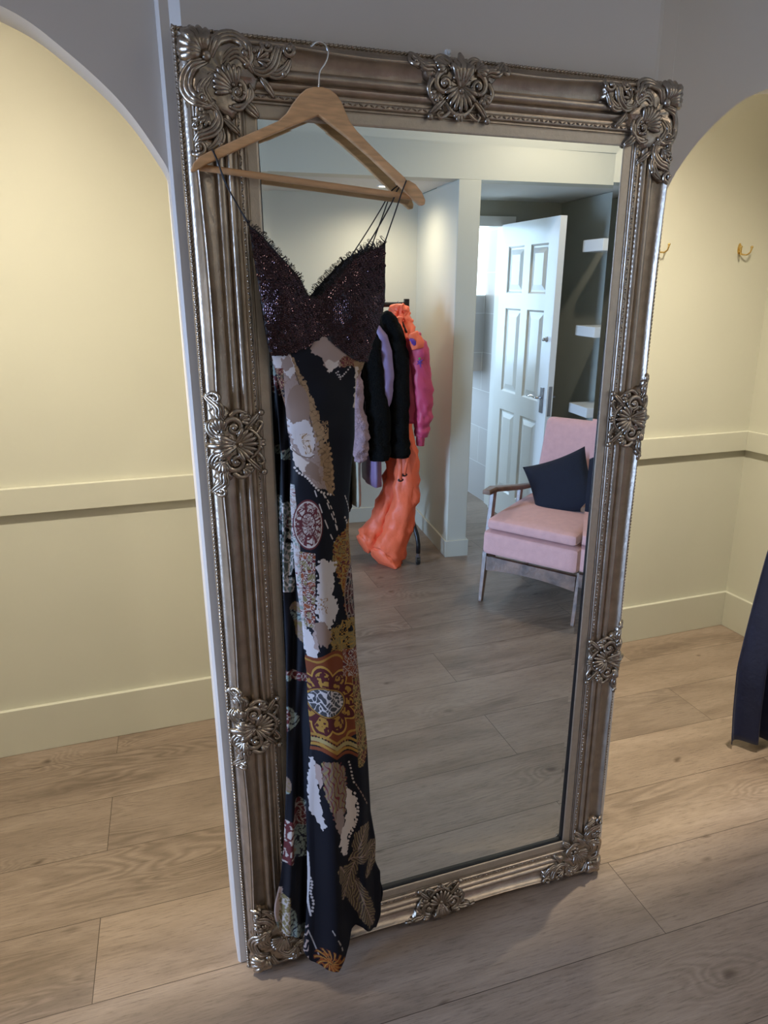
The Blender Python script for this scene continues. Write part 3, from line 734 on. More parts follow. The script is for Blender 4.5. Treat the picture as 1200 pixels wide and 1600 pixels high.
    line([(455, 700), (464, 708), (478, 712), (486, 708)], 1.0, TAUPE)
    dots([(456, 724), (463, 735), (475, 742), (484, 752), (494, 762), (503, 766), (515, 769)], 1.8, CREAM, 4)
    dots([(508, 688), (513, 710), (515, 740), (517, 762)], 2.4, TAN*1.25, 6)
    scroll((X > 492) & (X < 508) & (Y > 655) & (Y < 690) & (X > 492+(Y-655)*.25), [BLK, TAN], TAN*1.2, .8, .4, 4)
    wmask = (C.sum(-1) > 1.5) & (Y > 560)
    ph_ = np.sin(.42*X+8*n3+5*n1)+np.sin(.36*Y+8*n2)
    C[wmask & (np.abs(ph_) < .16)] = TAN*1.5; C[wmask & (ph_ > 1.62)] = TAUPE*1.5
    tm = (np.abs(C-TAN).sum(-1) < .02); C[tm & (np.abs(np.sin(.5*X+6*n1)+np.sin(.5*Y+6*n2)) < .22)] = TAN*.55
    bm = (np.abs(C-BLUSH*.9).sum(-1) < .02); C[bm & (np.abs(np.sin(.3*X+7*n3)+np.sin(.26*Y+5*n2)) < .10)] = TAUPE*1.4
    # left hem strip along the hip
    strip = (X < 440+(Y-560)*.07) & (Y > 575) & (Y < 720); scroll(strip & (X > 428+(Y-560)*.10-4), [BLK, BURG], TAN, .8, .3, 5)
    # dashed trims
    line([(487, 762), (498, 795), (512, 830), (520, 845)], .9, WHITE, 2); line([(500, 766), (510, 790), (520, 815), (527, 838)], .9, WHITE, 2); line([(503, 770), (516, 795), (524, 826)], .8, CREAM, 1)
    line([(536, 772), (541, 785), (545, 800)], .8, WHITE, 1); dots([(533, 800), (537, 808), (541, 818)], 1.6, CREAM, 4)
    # roundel
    r1 = np.hypot((X-478)/20, (Y-815)/36); a1 = np.arctan2(Y-815, X-478)
    put(r1 < 1.08, BURG); scroll(r1 < .98, [CREAM*.75, BLUSH*.8], BURG, .75, .45, 6)
    put((r1 < 1.0) & (r1 > .93), CREAM*.8); put((r1 < .55) & (r1 > .47), BURG*.8); put((r1 < .95) & (r1 > .55) & (np.cos(a1*11) > .72), BURG)
    # left side paisley ribbon
    rib = (X < 462+.085*(Y-800)) & (Y > 755) & (Y < 1010) & ~(r1 < 1.08)
    scroll(rib, [BURG*1.3, WHITE*.8, BLUSH, TEAL*.8], WHITE*.9, .7, .4, 7)
    rib2 = (X >= 462+.085*(Y-800)-2) & (X < 488) & (Y > 858) & (Y < 975)
    scroll(rib2, [RUST*1.3, BURG, OLIVE], CREAM*.7, .75, .3, 8)
    # right olive paisley
    ol = ragged([(518, 842), (534, 826), (548, 800), (552, 850), (556, 960), (556, 1030), (540, 1030), (535, 930), (521, 885), (514, 868)], 6)
    scroll(ol, [OLIVE, BURG, OLIVE*1.3, RUST], GOLD, .85, .3, 9)
    rr = np.hypot((X-562)/28, (Y-925)/60); a_r = (rr < 1) & (Y > 862) & (Y < 1010); scroll(a_r, [BLK, BURG*.6], CREAM*.5, .6, .2, 10)
    put(a_r & (np.sin(rr*34) > .55), TAUPE*1.2)
    # cream cloud
    put(ragged([(489, 876), (498, 868), (514, 872), (521, 872), (518, 900), (514, 922), (522, 930), (526, 944), (515, 966), (508, 980), (496, 976), (490, 950), (488, 930), (494, 905)], 8), WHITE*.95)
    scroll(ragged([(492, 925), (506, 925), (506, 950), (492, 950)], 3), [WHITE*.95], TAN, .5, .22, 11)
    put(ragged([(488, 966), (498, 962), (512, 978), (514, 990), (506, 1002), (494, 1000), (487, 985)], 6), TAUPE*1.4)
    dots([(489, 873), (499, 869), (510, 873), (521, 874)], 1.9, WHITE, 4)
    put(ragged([(472, 976), (484, 985), (492, 1005), (492, 1020), (482, 1030), (474, 1010)], 4), WHITE)
    put(ragged([(484, 965), (490, 985), (494, 1010), (488, 1006)], 4), BLUSH)
    g1 = ragged([(512, 975), (540, 960), (556, 960), (560, 1020), (530, 1024), (512, 1010)], 6); scroll(g1, [BLK, OLIVE], GOLD*1.1, .9, .35, 12)
    # sunflower medallion
    cx, cy = 506, 1088; dx, dy = (X-cx)/27.5, (Y-cy)/21.5; r2 = np.hypot(dx, dy); a2 = np.arctan2(dy, dx)
    pr_ = np.hypot((X-cx)/1.0, (Y-cy)/1.15)
    big = (pr_ < 66+5*np.cos(a2*9)) & (X > 476); put(big, RUST*.9); put(big & (np.abs(pr_-(60+5*np.cos(a2*9))) < 1.5), GOLD)
    pe2 = 40+11*np.abs(np.cos(a2*5.5)); petal = (pr_ < pe2) & (X > 474); put(petal, BURG*.75)
    put(petal & (np.abs(pr_-(pe2-2.2)) < 1.6), GOLD*1.25)
    pe3 = 33+9*np.abs(np.cos(a2*5.5)); put((pr_ < pe3) & (np.abs(np.cos(a2*5.5)) > .55) & (nf > .45), GOLD*1.05)
    put(r2 < 1.12, BURG*.6); put(r2 < 1.02, np.array([.05, .05, .055]))
    m1 = vnoise(X, Y, 8, 77); m2 = vnoise(X, Y, 8, 78); put((r2 < .95) & (np.abs(np.sin(.55*X+7*m1)+np.sin(.55*Y+7*m2)) < .55), WHITE*.9); put((r2 < 1.06) & (r2 > .98), GOLD)
    # scalloped hem of the medallion
    for yy, c_, w_ in ((1148, GOLD, 2.0), (1156, OLIVE*1.8, 3.2), (1163, GOLD*1.1, 2.2), (1170, RUST, 2.5)):
        f_ = yy-7*np.abs(np.sin((X-480)/13))+.10*(X-505); put((np.abs(Y-f_) < w_) & (X > 476) & (X < 556), c_)
    dd = (np.abs(Y-(1152-7*np.abs(np.sin((X-480)/13))+.10*(X-505))) < 1.3) & (np.sin(X*1.5) > .2) & (X < 556); put(dd, BLK)
    # right olive paisley column
    col = (X > 545+.07*(Y-1040)) & (Y > 1015) & (Y < 1190) & (np.hypot((X-560)/18, (Y-1105)/88) < 1); scroll(col, [OLIVE, OLIVE*.5, BURG], GOLD*.95+TEAL*.15, .85, .38, 13)
    scroll((Y > 1008) & (Y < 1050) & (X > 532) & (X < 556), [BURG, RUST], CREAM*.6, .8, .3, 14)
    # lower cream blades and feathers
    put(ragged([(482, 1180), (488, 1178), (492, 1205), (495, 1230), (499, 1262), (506, 1278), (500, 1286), (490, 1268), (481, 1262), (480, 1220)], 4), WHITE*.9)
    put(ragged([(490, 1186), (498, 1190), (500, 1215), (497, 1224), (490, 1205)], 3), BLUSH*1.1)
    f1 = ragged([(498, 1182), (520, 1176), (536, 1190), (538, 1230), (534, 1262), (525, 1280), (515, 1262), (506, 1240), (500, 1210)], 6)
    put(f1, TAUPE*1.1); put(f1 & (np.sin(.9*X+.35*Y+7*n3) > .35), OLIVE*1.3); put(f1 & (np.sin(.8*X-.3*Y+8*n1) > .7), BURG*1.4)
    put(ragged([(538, 1220), (546, 1226), (552, 1244), (553, 1262), (546, 1286), (538, 1300), (536, 1326), (530, 1320), (524, 1300), (526, 1286), (536, 1270), (538, 1245)], 6), CREAM*1.05)
    put(ragged([(520, 1250), (530, 1250), (534, 1268), (526, 1290), (518, 1275)], 3), BLUSH*.8)
    dots([(540, 1178), (544, 1190), (547, 1206), (550, 1216)], 1.6, CREAM*.8, 4.5); dots([(549, 1225), (554, 1245), (554, 1262), (548, 1285), (541, 1300), (537, 1322)], 1.9, CREAM, 4)
    line([(552, 1216), (562, 1232), (572, 1252)], .8, TAUPE*1.5, 1)
    for (fx_, fy_, an, ln_, wd_) in ((560, 1300, -70, 26, 12), (566, 1322, -25, 28, 11), (552, 1385, 62, 56, 15), (566, 1402, 68, 42, 12), (541, 1362, 110, 30, 10), (578, 1340, -60, 22, 8)):
        ca, sa = math.cos(R(an)), math.sin(R(an)); p_ = (X-fx_)*ca+(Y-fy_)*sa; q_ = -(X-fx_)*sa+(Y-fy_)*ca
        m_ = (p_**2/ln_**2*1.1+(q_/wd_)**2 < 1+.5*(nf-.5)); put(m_, TAUPE*.35); put(m_ & (np.sin((p_-np.abs(q_)*1.4)*.95+5*n1) > .05), TAUPE*.85); put(m_ & (np.sin((p_-np.abs(q_)*1.4)*.95+5*n1+.9) > .80), OLIVE*1.5); put(m_ & (np.abs(q_) < .8), TAUPE*1.5)
    line([(480, 1330), (482, 1365), (480, 1400), (484, 1425)], 1.6, WHITE*.8); dots([(481, 1362), (486, 1375), (484, 1390), (488, 1404), (486, 1420)], 2.0, WHITE*.8, 4.5)
    line([(514, 1436), (526, 1456), (530, 1468)], .9, CREAM*.6, 2); line([(481, 1450), (490, 1470), (496, 1484)], 1.0, WHITE*.55)
    fr_ = np.hypot((X-512)/24, (Y-1486)/18); fa = np.arctan2(Y-1486, X-512)
    put((fr_ < 1) & (np.sin(fa*13+6*fr_) > -.2), RUST*.8); put((fr_ < .7) & (nf > .5), np.array([.20, .050, .012])); put((fr_ < .95) & (np.sin(fa*13+6*fr_) > .85), GOLD*1.2)
    put((X < 481) & (Y > 1440) & (np.sin(.8*X+.5*Y+6*n1) > .4), BLUSH)
    return C
def print_back(X, Y):
    C = np.zeros(X.shape+(3,)); C[:] = BLK; n1 = vnoise(X, Y, 9, 51); n2 = vnoise(X, Y, 9, 52); big = vnoise(X, Y, 34, 53); b2 = vnoise(X, Y, 26, 54)
    ph = np.sin(.6*X+9*n1)+np.sin(.5*Y+9*n2)
    m = big > .60; ids = (b2*3).astype(int) % 3
    for i, (c, l_) in enumerate(((BURG, CREAM*.6), (TEAL*.8, BLK*3), (TAUPE*1.2, OLIVE))):
        C[m & (ids == i)] = c; C[m & (ids == i) & (np.abs(ph) < .4)] = l_
    bl = (Y > 785) & (Y < 925) & (X < 460) & (n1 < .8); C[bl] = TEAL*.45; C[bl & (np.abs(ph) < .6)] = WHITE
    C[(Y > 1280) & (Y < 1345) & (X < 458) & (ph > .6)] = CREAM*.8; C[(Y > 1280) & (Y < 1345) & (X < 458) & (ph <= .6)] = BURG
    C[(X < 441) & (Y > 1385) & (Y < 1440)] = BLUSH*1.2
    g_ = (X > 436) & (X < 452) & (Y > 1395); C[g_] = OLIVE; C[g_ & (np.abs(ph) < .5)] = CREAM*.7
    return C
def set_print(o, C):
    at_ = o.data.attributes.new('print', 'FLOAT_COLOR', 'POINT'); c = np.ones((len(o.data.vertices), 4), np.float32); c[:, :3] = C.reshape(-1, 3); at_.data.foreach_set('color', c.ravel())
def atv(PX, PY, Yp):
    d = CF[None]+CR[None]*((PX.ravel()-600)/F_PX)[:, None]-CU[None]*((PY.ravel()-800)/F_PX)[:, None]
    return (CAM+d*((Yp-CAM[1])/d[:, 1])[:, None]).reshape(PX.shape+(3,))
def sheet(name, rows, yplane, thick, folds, colour, nx, ny, hem=None, closed=True):
    """cloth tube: rows of (y px, left px, right px); front and back grids joined at the sides"""
    rows = np.array(rows, float); ys = np.linspace(rows[0, 0], rows[-1, 0], ny)
    xl = np.interp(ys, rows[:, 0], rows[:, 1]); xr = np.interp(ys, rows[:, 0], rows[:, 2])
    ker = np.ones(9)/9; pad = lambda a: np.convolve(np.pad(a, 4, 'edge'), ker, 'valid'); xl, xr = pad(xl), pad(xr)
    s_ = np.linspace(-1, 1, nx); S_, Yg = np.meshgrid(s_, ys); XL = np.interp(Yg, ys, xl); XR_ = np.interp(Yg, ys, xr)
    Xg = XL+(XR_-XL)*(S_+1)/2; Yp = Yg.copy()
    if hem is not None:
        top_, k0 = hem; bottom = np.interp(Xg, *k0); f_ = np.clip((Yg-top_)/(ys[-1]-top_), 0, 1); Yp = Yg+(bottom-ys[-1])*f_
    P = atv(Xg, Yp, yplane); bulge = (1-S_**2)**.5; P[..., 1] -= thick*bulge*np.clip(.45+(Yg-ys[0])/260, 0, 1); P[..., 1] += folds(Xg, Yp)*np.minimum(1, (1-np.abs(S_))*5)
    mb = MB(); mb.grid(P[:, ::-1])
    Cc = colour(Xg, Yp)[:, ::-1].reshape(-1, 3)
    if closed:
        nb = 24; idx = np.linspace(0, nx-1, nb).astype(int); iy = np.linspace(0, ny-1, ny//4).astype(int)
        B = P[np.ix_(iy, idx)].copy(); B[..., 1] = yplane+.35*thick*(1-S_[np.ix_(iy, idx)]**2)+0*B[..., 1]; 
        edge = np.minimum(1, (1-np.abs(S_[np.ix_(iy, idx)]))*6); B[..., 1] = B[..., 1]*edge+P[np.ix_(iy, idx)][..., 1]*(1-edge)
        mb.grid(B); Cb = print_back(Xg[np.ix_(iy, idx)], Yp[np.ix_(iy, idx)]).reshape(-1, 3) if colour in (print_colour, print_back) else colour(Xg[np.ix_(iy, idx)], Yp[np.ix_(iy, idx)]).reshape(-1, 3)
        Cc = np.concatenate([Cc, Cb])
    o = mb.build(name, M['print'], dress, smooth=True); set_print(o, Cc); return o
front = [(522, 421, 574), (556, 422, 573), (577, 430, 566), (592, 433.5, 557), (636, 446, 554), (680, 450, 554), (719, 454.5, 550), (780, 453, 545), (835, 457, 545), (881, 460, 548.5), (927, 465, 552.5), (974, 472, 554.5), (1020, 475, 557),
         (1049, 479, 560), (1081, 480, 563), (1130, 482.5, 570.5), (1156, 484, 573), (1201, 480, 575.5), (1266, 478, 579), (1312, 479.5, 587), (1341, 480, 586), (1367, 480, 594), (1400, 478, 595), (1440, 474, 595)]
hemx = [468, 475, 484, 507, 523, 533, 541, 546, 552, 562, 570, 577, 587, 595]
hemy = [1474, 1486, 1495, 1500, 1497, 1482, 1462, 1440, 1434, 1435, 1441, 1445, 1446, 1424]
def folds_front(X, Y):
    k = np.clip((Y-620)/700, 0, 1)
    f = .006*k*np.sin((X-470-.03*(Y-1000))/8.5+1.5*vnoise(X, Y, 120, 91))+.008*k*np.sin((X-.05*Y)/19.0)
    f += .004*(vnoise(X, Y, 34, 92)-.5)
    return f - .010*np.exp(-((X-(545+.05*(Y-1000)))/10)**2)*k
sheet('skirt', front, -.090, .026, folds_front, print_colour, 240, 1400, hem=(1300, (hemx, hemy)))
backr = [(560, 425, 560), (600, 428, 548), (650, 434, 545), (720, 439, 542), (835, 441, 538), (920, 442, 540), (1000, 446, 545), (1130, 448, 560), (1227, 447, 570), (1325, 443, 582), (1375, 438, 594), (1392, 434, 599), (1412, 429, 596), (1426, 428, 560), (1440, 431, 520), (1456, 438, 500)]
sheet('skirt_back_layer', backr, -.074, .010, lambda X, Y: .009*np.sin((X-.04*Y)/6.5)+.004*np.sin(X/3.1+Y/60), print_back, 110, 700, closed=False)

# bodice: Coons patch between neckline, seam and the side edges
neck = smooth_poly([(388, 347), (391, 353), (408, 367), (435, 398), (452, 417), (467.5, 436), (479.5, 460), (489, 464), (498, 463), (511, 449), (533, 425), (550.6, 407), (570, 394), (590, 387), (599, 379), (602, 374)], 8)
seam = smooth_poly([(421.5, 556), (445.6, 554), (467.5, 546), (482.8, 540), (502.5, 526), (520, 539), (541.8, 556), (555, 563), (573, 566)], 8)
lside = smooth_poly([(388, 347), (391, 370), (394, 390), (400, 428), (408, 483), (415, 527), (421.5, 556)], 8)
rside = smooth_poly([(602, 374), (601.5, 395), (601, 422), (599, 470), (591, 500), (582, 531), (573, 566)], 8)
def rs(P, n):
    P = np.array(P); d = np.r_[0, np.cumsum(np.hypot(*np.diff(P, axis=0).T))]; t = np.linspace(0, d[-1], n); return np.c_[np.interp(t, d, P[:, 0]), np.interp(t, d, P[:, 1])]
NU, NV = 90, 70
c0, c1, d0, d1 = rs(neck, NU), rs(seam, NU), rs(lside, NV), rs(rside, NV)
u_, v_ = np.linspace(0, 1, NU), np.linspace(0, 1, NV)
def coons(u, v):
    a = lambda C_, t: np.array([np.interp(t, np.linspace(0, 1, len(C_)), C_[:, 0]), np.interp(t, np.linspace(0, 1, len(C_)), C_[:, 1])])
    return (1-v)*a(c0, u)+v*a(c1, u)+(1-u)*a(d0, v)+u*a(d1, v)-((1-u)*(1-v)*c0[0]+u*(1-v)*c0[-1]+(1-u)*v*c1[0]+u*v*c1[-1])
def cup(px, py):
    return -.090-.004-.030*math.exp(-((px-440)/34)**2-((py-478)/52)**2)-.030*math.exp(-((px-556)/36)**2-((py-482)/52)**2)-.012*math.exp(-((px-500)/60)**2-((py-560)/40)**2)
G = np.zeros((NV, NU, 3)); Gp = np.zeros((NV, NU, 2))
for i, vv in enumerate(v_):
    for j, uu in enumerate(u_):
        p = coons(uu, vv); Gp[i, j] = p; G[i, j] = at(p[0], p[1], -.092); G[i, j, 1] = cup(*p) - .001*math.sin(p[0]/3)*math.sin(p[1]/4)
bo = MB(); bo.grid(G[:, ::-1])
# back of the bodice
B = []
for t in np.linspace(0, 1, 12):
    row = []
    for s_ in np.linspace(0, 1, 24):
        y_ = 468+t*96; xl_ = np.interp(y_, lside[:, 1], lside[:, 0]); xr_ = np.interp(y_, rside[:, 1], rside[:, 0])
        p = at(xl_+(xr_-xl_)*s_, y_, -.090); p[1] += .014*math.sin(PI*s_)-.004; row.append(p)
    B.append(row)
bo.grid(B)
bo.build('bodice', M['bodice'], dress, smooth=True)
# sequins
sq = MB(); 
def inb(px, py):
    return inpoly(np.array([px]), np.array([py]), np.r_[c0, d1[1:], c1[::-1][1:], d0[::-1][1:]])[0]
r6 = random.Random(11)
th8 = np.arange(8)/8*2*PI
yy = 352.0; row = 0
while yy < 566:
    xx = 386.0+(2.85 if row % 2 else 0)
    while xx < 604:
        px, py = xx+r6.uniform(-.5, .5), yy+r6.uniform(-.5, .5)
        if inb(px, py) and inb(px-1.6, py+1) and inb(px+1.6, py-1.5):
            c = at(px, py, -.092); c[1] = cup(px, py)-.0014
            sgm = .34 if r6.random() < .22 else .04+.09*(px < 500)
            e = .002; gx = (cup(px+1, py)-cup(px-1, py))/(2/770); gz = -(cup(px, py+1)-cup(px, py-1))/(2/770)
            nrm = np.array([gx, -1, gz])+np.array([r6.gauss(0, sgm), 0, r6.gauss(.03, sgm)]); nrm /= np.linalg.norm(nrm)
            ax = np.cross(nrm, [0, 0, 1]); ax /= np.linalg.norm(ax); ay = np.cross(ax, nrm)
            ro, ri = .0036, .0009
            vo_ = [c+ro*(math.cos(q)*ax+math.sin(q)*ay) for q in th8]; vm = [c-nrm*-.0004+ro*.62*(math.cos(q)*ax+math.sin(q)*ay) for q in th8]; vi_ = [c+ri*(math.cos(q)*ax+math.sin(q)*ay) for q in th8]
            sq.add(vo_+vm+vi_, [(i, (i+1) % 8, 8+(i+1) % 8, 8+i) for i in range(8)]+[(8+i, 8+(i+1) % 8, 16+(i+1) % 8, 16+i) for i in range(8)])
        xx += 5.7
    yy += 4.9; row += 1
sqo = sq.build('sequins', M['sequin'], dress); tag(sqo, 'plum black sequins', kind='stuff')
# lace edging: short wiry loops that stand up from the neckline
lc = MB(); r7 = random.Random(3)
def lace_run(P, dens, h):
    P = rs(P, dens)
    for i in range(1, len(P)-1):
        t = P[i+1]-P[i-1]; t /= np.hypot(*t)+1e-9; nn = np.array([t[1], -t[0]]); nn = nn if nn[1] < 0 else -nn
        hh = h*(.45+.8*abs(math.sin(i*.21))*r7.uniform(.5, 1.1))
        b = P[i]; w_ = r7.uniform(-2.2, 2.2); q = b+nn*hh*.6+t*w_; e_ = b+nn*hh+t*(w_+r7.uniform(-2.5, 2.5))
        y0_ = cup(*b)-.001
        lc.tube([np.array([*(at(*p_, y0_)[:1]), y0_+o_, at(*p_, y0_)[2]]) for p_, o_ in ((b-nn*2.5, .0), (q, -.002), (e_, -.001), (e_+t*2-nn*1.5, .001))], [.0005, .00045, .0004, .0003], n=4, caps=False)
lace_run(c0[2:38], 110, 7); lace_run(c0[52:-2], 120, 6.5); lace_run(c0[36:54], 26, 3)
lace_run(np.array([(597, 384), (600, 380), (603, 376)]), 12, 9); lace_run(np.array([(583, 389), (590, 386)]), 12, 10); lace_run(np.array([(386, 350), (391, 350)]), 8, 7)
lc.build('lace_edging', M['lace'], dress)
# straps
def strap(pts, y0_, y1_):
    p = smooth_poly(pts, 5); t = np.linspace(0, 1, len(p)); MB().tube([at(q[0], q[1], y0_+(y1_-y0_)*w_) for q, w_ in zip(p, t)], .0013, n=6).build('strap', M['cord'], dress, smooth=True)
strap([(331, 233), (336, 243), (346, 268), (362, 305), (389, 349)], HY-.009, -.096)
strap([(334, 236), (341, 254), (351, 284), (370, 318), (387, 349)], HY-.008, -.095)
strap([(635, 282), (628, 300), (618, 330), (609, 356), (602, 377)], HY-.009, -.096)
strap([(634, 284), (622, 295), (612, 317), (590, 357), (566, 397)], HY+.009, -.094)

# ------------------------------------------------------------------ coat hooks and curtain
def coat_hook(px, py, lab):
    c = at(px, py, 1.176); t = empty('coat_hook', (c[0], 1.178, c[2])); tag(t, lab, 'hook', 'brass coat hooks')
    b = MB(); q = np.linspace(0, 2*PI, 17)[:-1]
    b.prism([(c[0]+.0095*math.cos(w)*(1 if math.sin(w) > 0 else 1.1), c[2]+.006+.024*math.sin(w)) for w in q], 1.1775, 1.174, lambda a, z, y: (a, y, z)); b.build('back_plate', M['brass'], t, smooth=False, bevel=.001)
    for sg in (-1, 1):
        pts = smooth_poly([(0, 1.172, -.014), (sg*.010, 1.150, -.022), (sg*.022, 1.138, -.018), (sg*.026, 1.134, -.004), (sg*.027, 1.134, .004)], 4) if False else None
        P = [(0, 1.174, -.012), (sg*.008, 1.158, -.020), (sg*.018, 1.146, -.021), (sg*.026, 1.138, -.012), (sg*.029, 1.136, .002), (sg*.030, 1.136, .010)]
        P = [(c[0]+a_, y_, c[2]+z_) for a_, y_, z_ in P]
        b2 = MB().tube(P, [.004, .0036, .0034, .0034, .0038, .0046], n=8); b2.sphere(P[-1], .0062); b2.build('prong', M['brass'], t, smooth=True)
    sc_ = MB(); sc_.sphere((c[0], 1.1735, c[2]+.020), .0025); sc_.sphere((c[0], 1.1735, c[2]+.002), .0025); sc_.build('screws', M['brass'], t, smooth=True)
coat_hook(1155, 391, 'brass double coat hook on the cream wall, right of the mirror and fully in view')
coat_hook(1026, 387, 'brass double coat hook half hidden by the right edge of the mirror frame')

cu = empty('changing_room_curtain', (2.2, .25, 0)); tag(cu, 'navy blue curtain hanging to the floor in the right arched cubicle', 'curtain')
G = []
for z in np.linspace(.02, 2.25, 60):
    tie = math.exp(-((z-1.15)/.22)**2)
    xa = float(np.interp(z, [.02, .15, .34, .8, 1.15, 1.5, 2.25], [1.885, 1.875, 1.868, 1.925, 2.05, 2.02, 1.98])); xb = float(np.interp(z, [.02, .34, .8, 1.15, 1.5, 2.25], [2.62, 2.60, 2.5, 2.30, 2.45, 2.6]))
    row = []
    for t in np.linspace(0, 1, 150):
        row.append((xa+(xb-xa)*t, .285-.05*t+(.045-.02*tie)*math.sin(t*2*PI*6.5+.6*math.sin(z*2)+1.2)*min(1, t*9+.12)+.012*math.sin(t*31+z*3), z+(.012*math.sin(t*19) if z < .05 else 0)+.02*t*(z < .1)))
    G.append(row)
MB().grid(G).build('cloth', M['navycloth'], cu, smooth=True).modifiers.new('solid', 'SOLIDIFY').thickness = .004
MB().tube([(1.93, .27, 2.27), (2.66, .22, 2.27)], .012, n=12).build('curtain_rod', M['steelplate'], cu, smooth=True)
MB().tube([(2.03, .21, 1.15), (2.17, .19, 1.13), (2.32, .21, 1.16), (2.33, .30, 1.17), (2.17, .33, 1.15), (2.03, .31, 1.15), (2.03, .21, 1.15)], .012, n=8).build('tie_back', M['navycloth'], cu, smooth=True)

# ------------------------------------------------------------------ door, shelves in the lobby
door = empty('door_1', tuple(L(.67, .90, 0))); struct(door, 'white six panel door standing open')
HN = np.array([2.345, -3.262, 0]); TIP = np.array([2.335, -2.515, 0]); DD = TIP-HN; DW = np.linalg.norm(DD); ED = DD/DW; EN = np.array([ED[1], -ED[0], 0]); EN = EN if EN[0] < 0 else -EN
def DL(a, n, z): return HN+ED*a+EN*n+np.array([0, 0, z])   # n > 0 towards the viewer's side (left)
DH, DT = 2.045, .044
panels = [(.115, .335, 1.60, 1.90), (.425, .645, 1.60, 1.90), (.115, .335, .93, 1.50), (.425, .645, .93, 1.50), (.115, .335, .20, .80), (.425, .645, .20, .80)]
dm = MB()
us = sorted({0, .76}|{p[0] for p in panels}|{p[1] for p in panels}); zs = sorted({.006, DH}|{p[2] for p in panels}|{p[3] for p in panels})
ispan = lambda a0, a1, z0_, z1_: any(abs(p[0]-a0) < 1e-6 and abs(p[1]-a1) < 1e-6 and p[2] <= z0_+1e-6 and p[3] >= z1_-1e-6 for p in panels)
for n_ in (DT/2, -DT/2):
    for i in range(len(us)-1):
        for j in range(len(zs)-1):
            if not ispan(us[i], us[i+1], zs[j], zs[j+1]):
                dm.quad(*[DL(a_*DW/.76, n_, z_) for a_, z_ in ((us[i], zs[j]), (us[i+1], zs[j]), (us[i+1], zs[j+1]), (us[i], zs[j+1]))])
    sg = 1 if n_ > 0 else -1
    for (a0, a1, b0, b1) in panels:
        rings = [(0, 0), (.012, -.011), (.022, -.011), (.055, -.002), (.060, -.002)]
        for (i0, h0), (i1, h1) in zip(rings[:-1], rings[1:]):
            c_ = lambda i_, h_: [DL(a_*DW/.76, n_+sg*h_, z_) for a_, z_ in ((a0+i_, b0+i_), (a1-i_, b0+i_), (a1-i_, b1-i_), (a0+i_, b1-i_))]
            p_, q_ = c_(i0, h0), c_(i1, h1)
            for k_ in range(4): dm.quad(p_[k_], p_[(k_+1) % 4], q_[(k_+1) % 4], q_[k_])
        dm.quad(*c_(.060, -.002))
for (a0, z0_, a1, z1_) in ((0, .006, 0, DH), (DW, .006, DW, DH)): dm.quad(DL(a0, -DT/2, z0_), DL(a0, DT/2, z0_), DL(a0, DT/2, z1_), DL(a0, -DT/2, z1_))
for z_ in (.006, DH): dm.quad(DL(0, -DT/2, z_), DL(DW, -DT/2, z_), DL(DW, DT/2, z_), DL(0, DT/2, z_))
dm.build('door_leaf', M['white'], door)
hd = MB(); hd.box((-.020, DT/2, .865), (.020, DT/2+.008, 1.03), lambda a_, n_, z_: DL(DW-.055+a_, n_, z_)); bp = hd.build('door_handle', M['steelplate'], door, bevel=.002)
MB().tube([DL(DW-.055, DT/2+.008, .965), DL(DW-.055, DT/2+.045, .965), DL(DW-.075, DT/2+.052, .968), DL(DW-.11, DT/2+.050, .975), DL(DW-.145, DT/2+.050, .962), DL(DW-.165, DT/2+.050, .964)], [.009, .008, .008, .007, .006, .005], n=10).build('lever', M['chrome'], bp, smooth=True)
MB().tube([DL(DW-.050, DT/2, 1.33), DL(DW-.050, DT/2+.006, 1.33), DL(DW-.050, DT/2+.007, 1.33), DL(DW-.050, DT/2+.030, 1.33)], [.018, .018, .009, .011], n=14).build('thumb_turn', M['chrome'], door, smooth=True)
MB().box((-.002, -.012, .85), (.0015, .012, 1.04), lambda a_, n_, z_: DL(DW+a_, n_, z_)).build('lock_plate', M['steelplate'], door)
MB().tube([DL(DW-.055, -DT/2, .965), DL(DW-.055, -DT/2-.045, .965), DL(DW-.10, -DT/2-.050, .965)], .007, n=8).build('rear_lever', M['steelplate'], door, smooth=True)
shelf_labels = ['white floating shelf, highest of the three beside the open door', 'white floating shelf in the middle, level with the thumb turn of the open door', 'white floating shelf, lowest of the three, just above the pink armchair back']
for zt, th_, lab in ((1.915, .068, shelf_labels[0]), (1.412, .062, shelf_labels[1]), (.920, .062, shelf_labels[2])):
    t = MB().box((.912, 0, zt-th_), (1.10, .235, zt), XF).build('floating_shelf', M['white'], bevel=.002); tag(t, lab, 'shelf', 'white floating shelves')

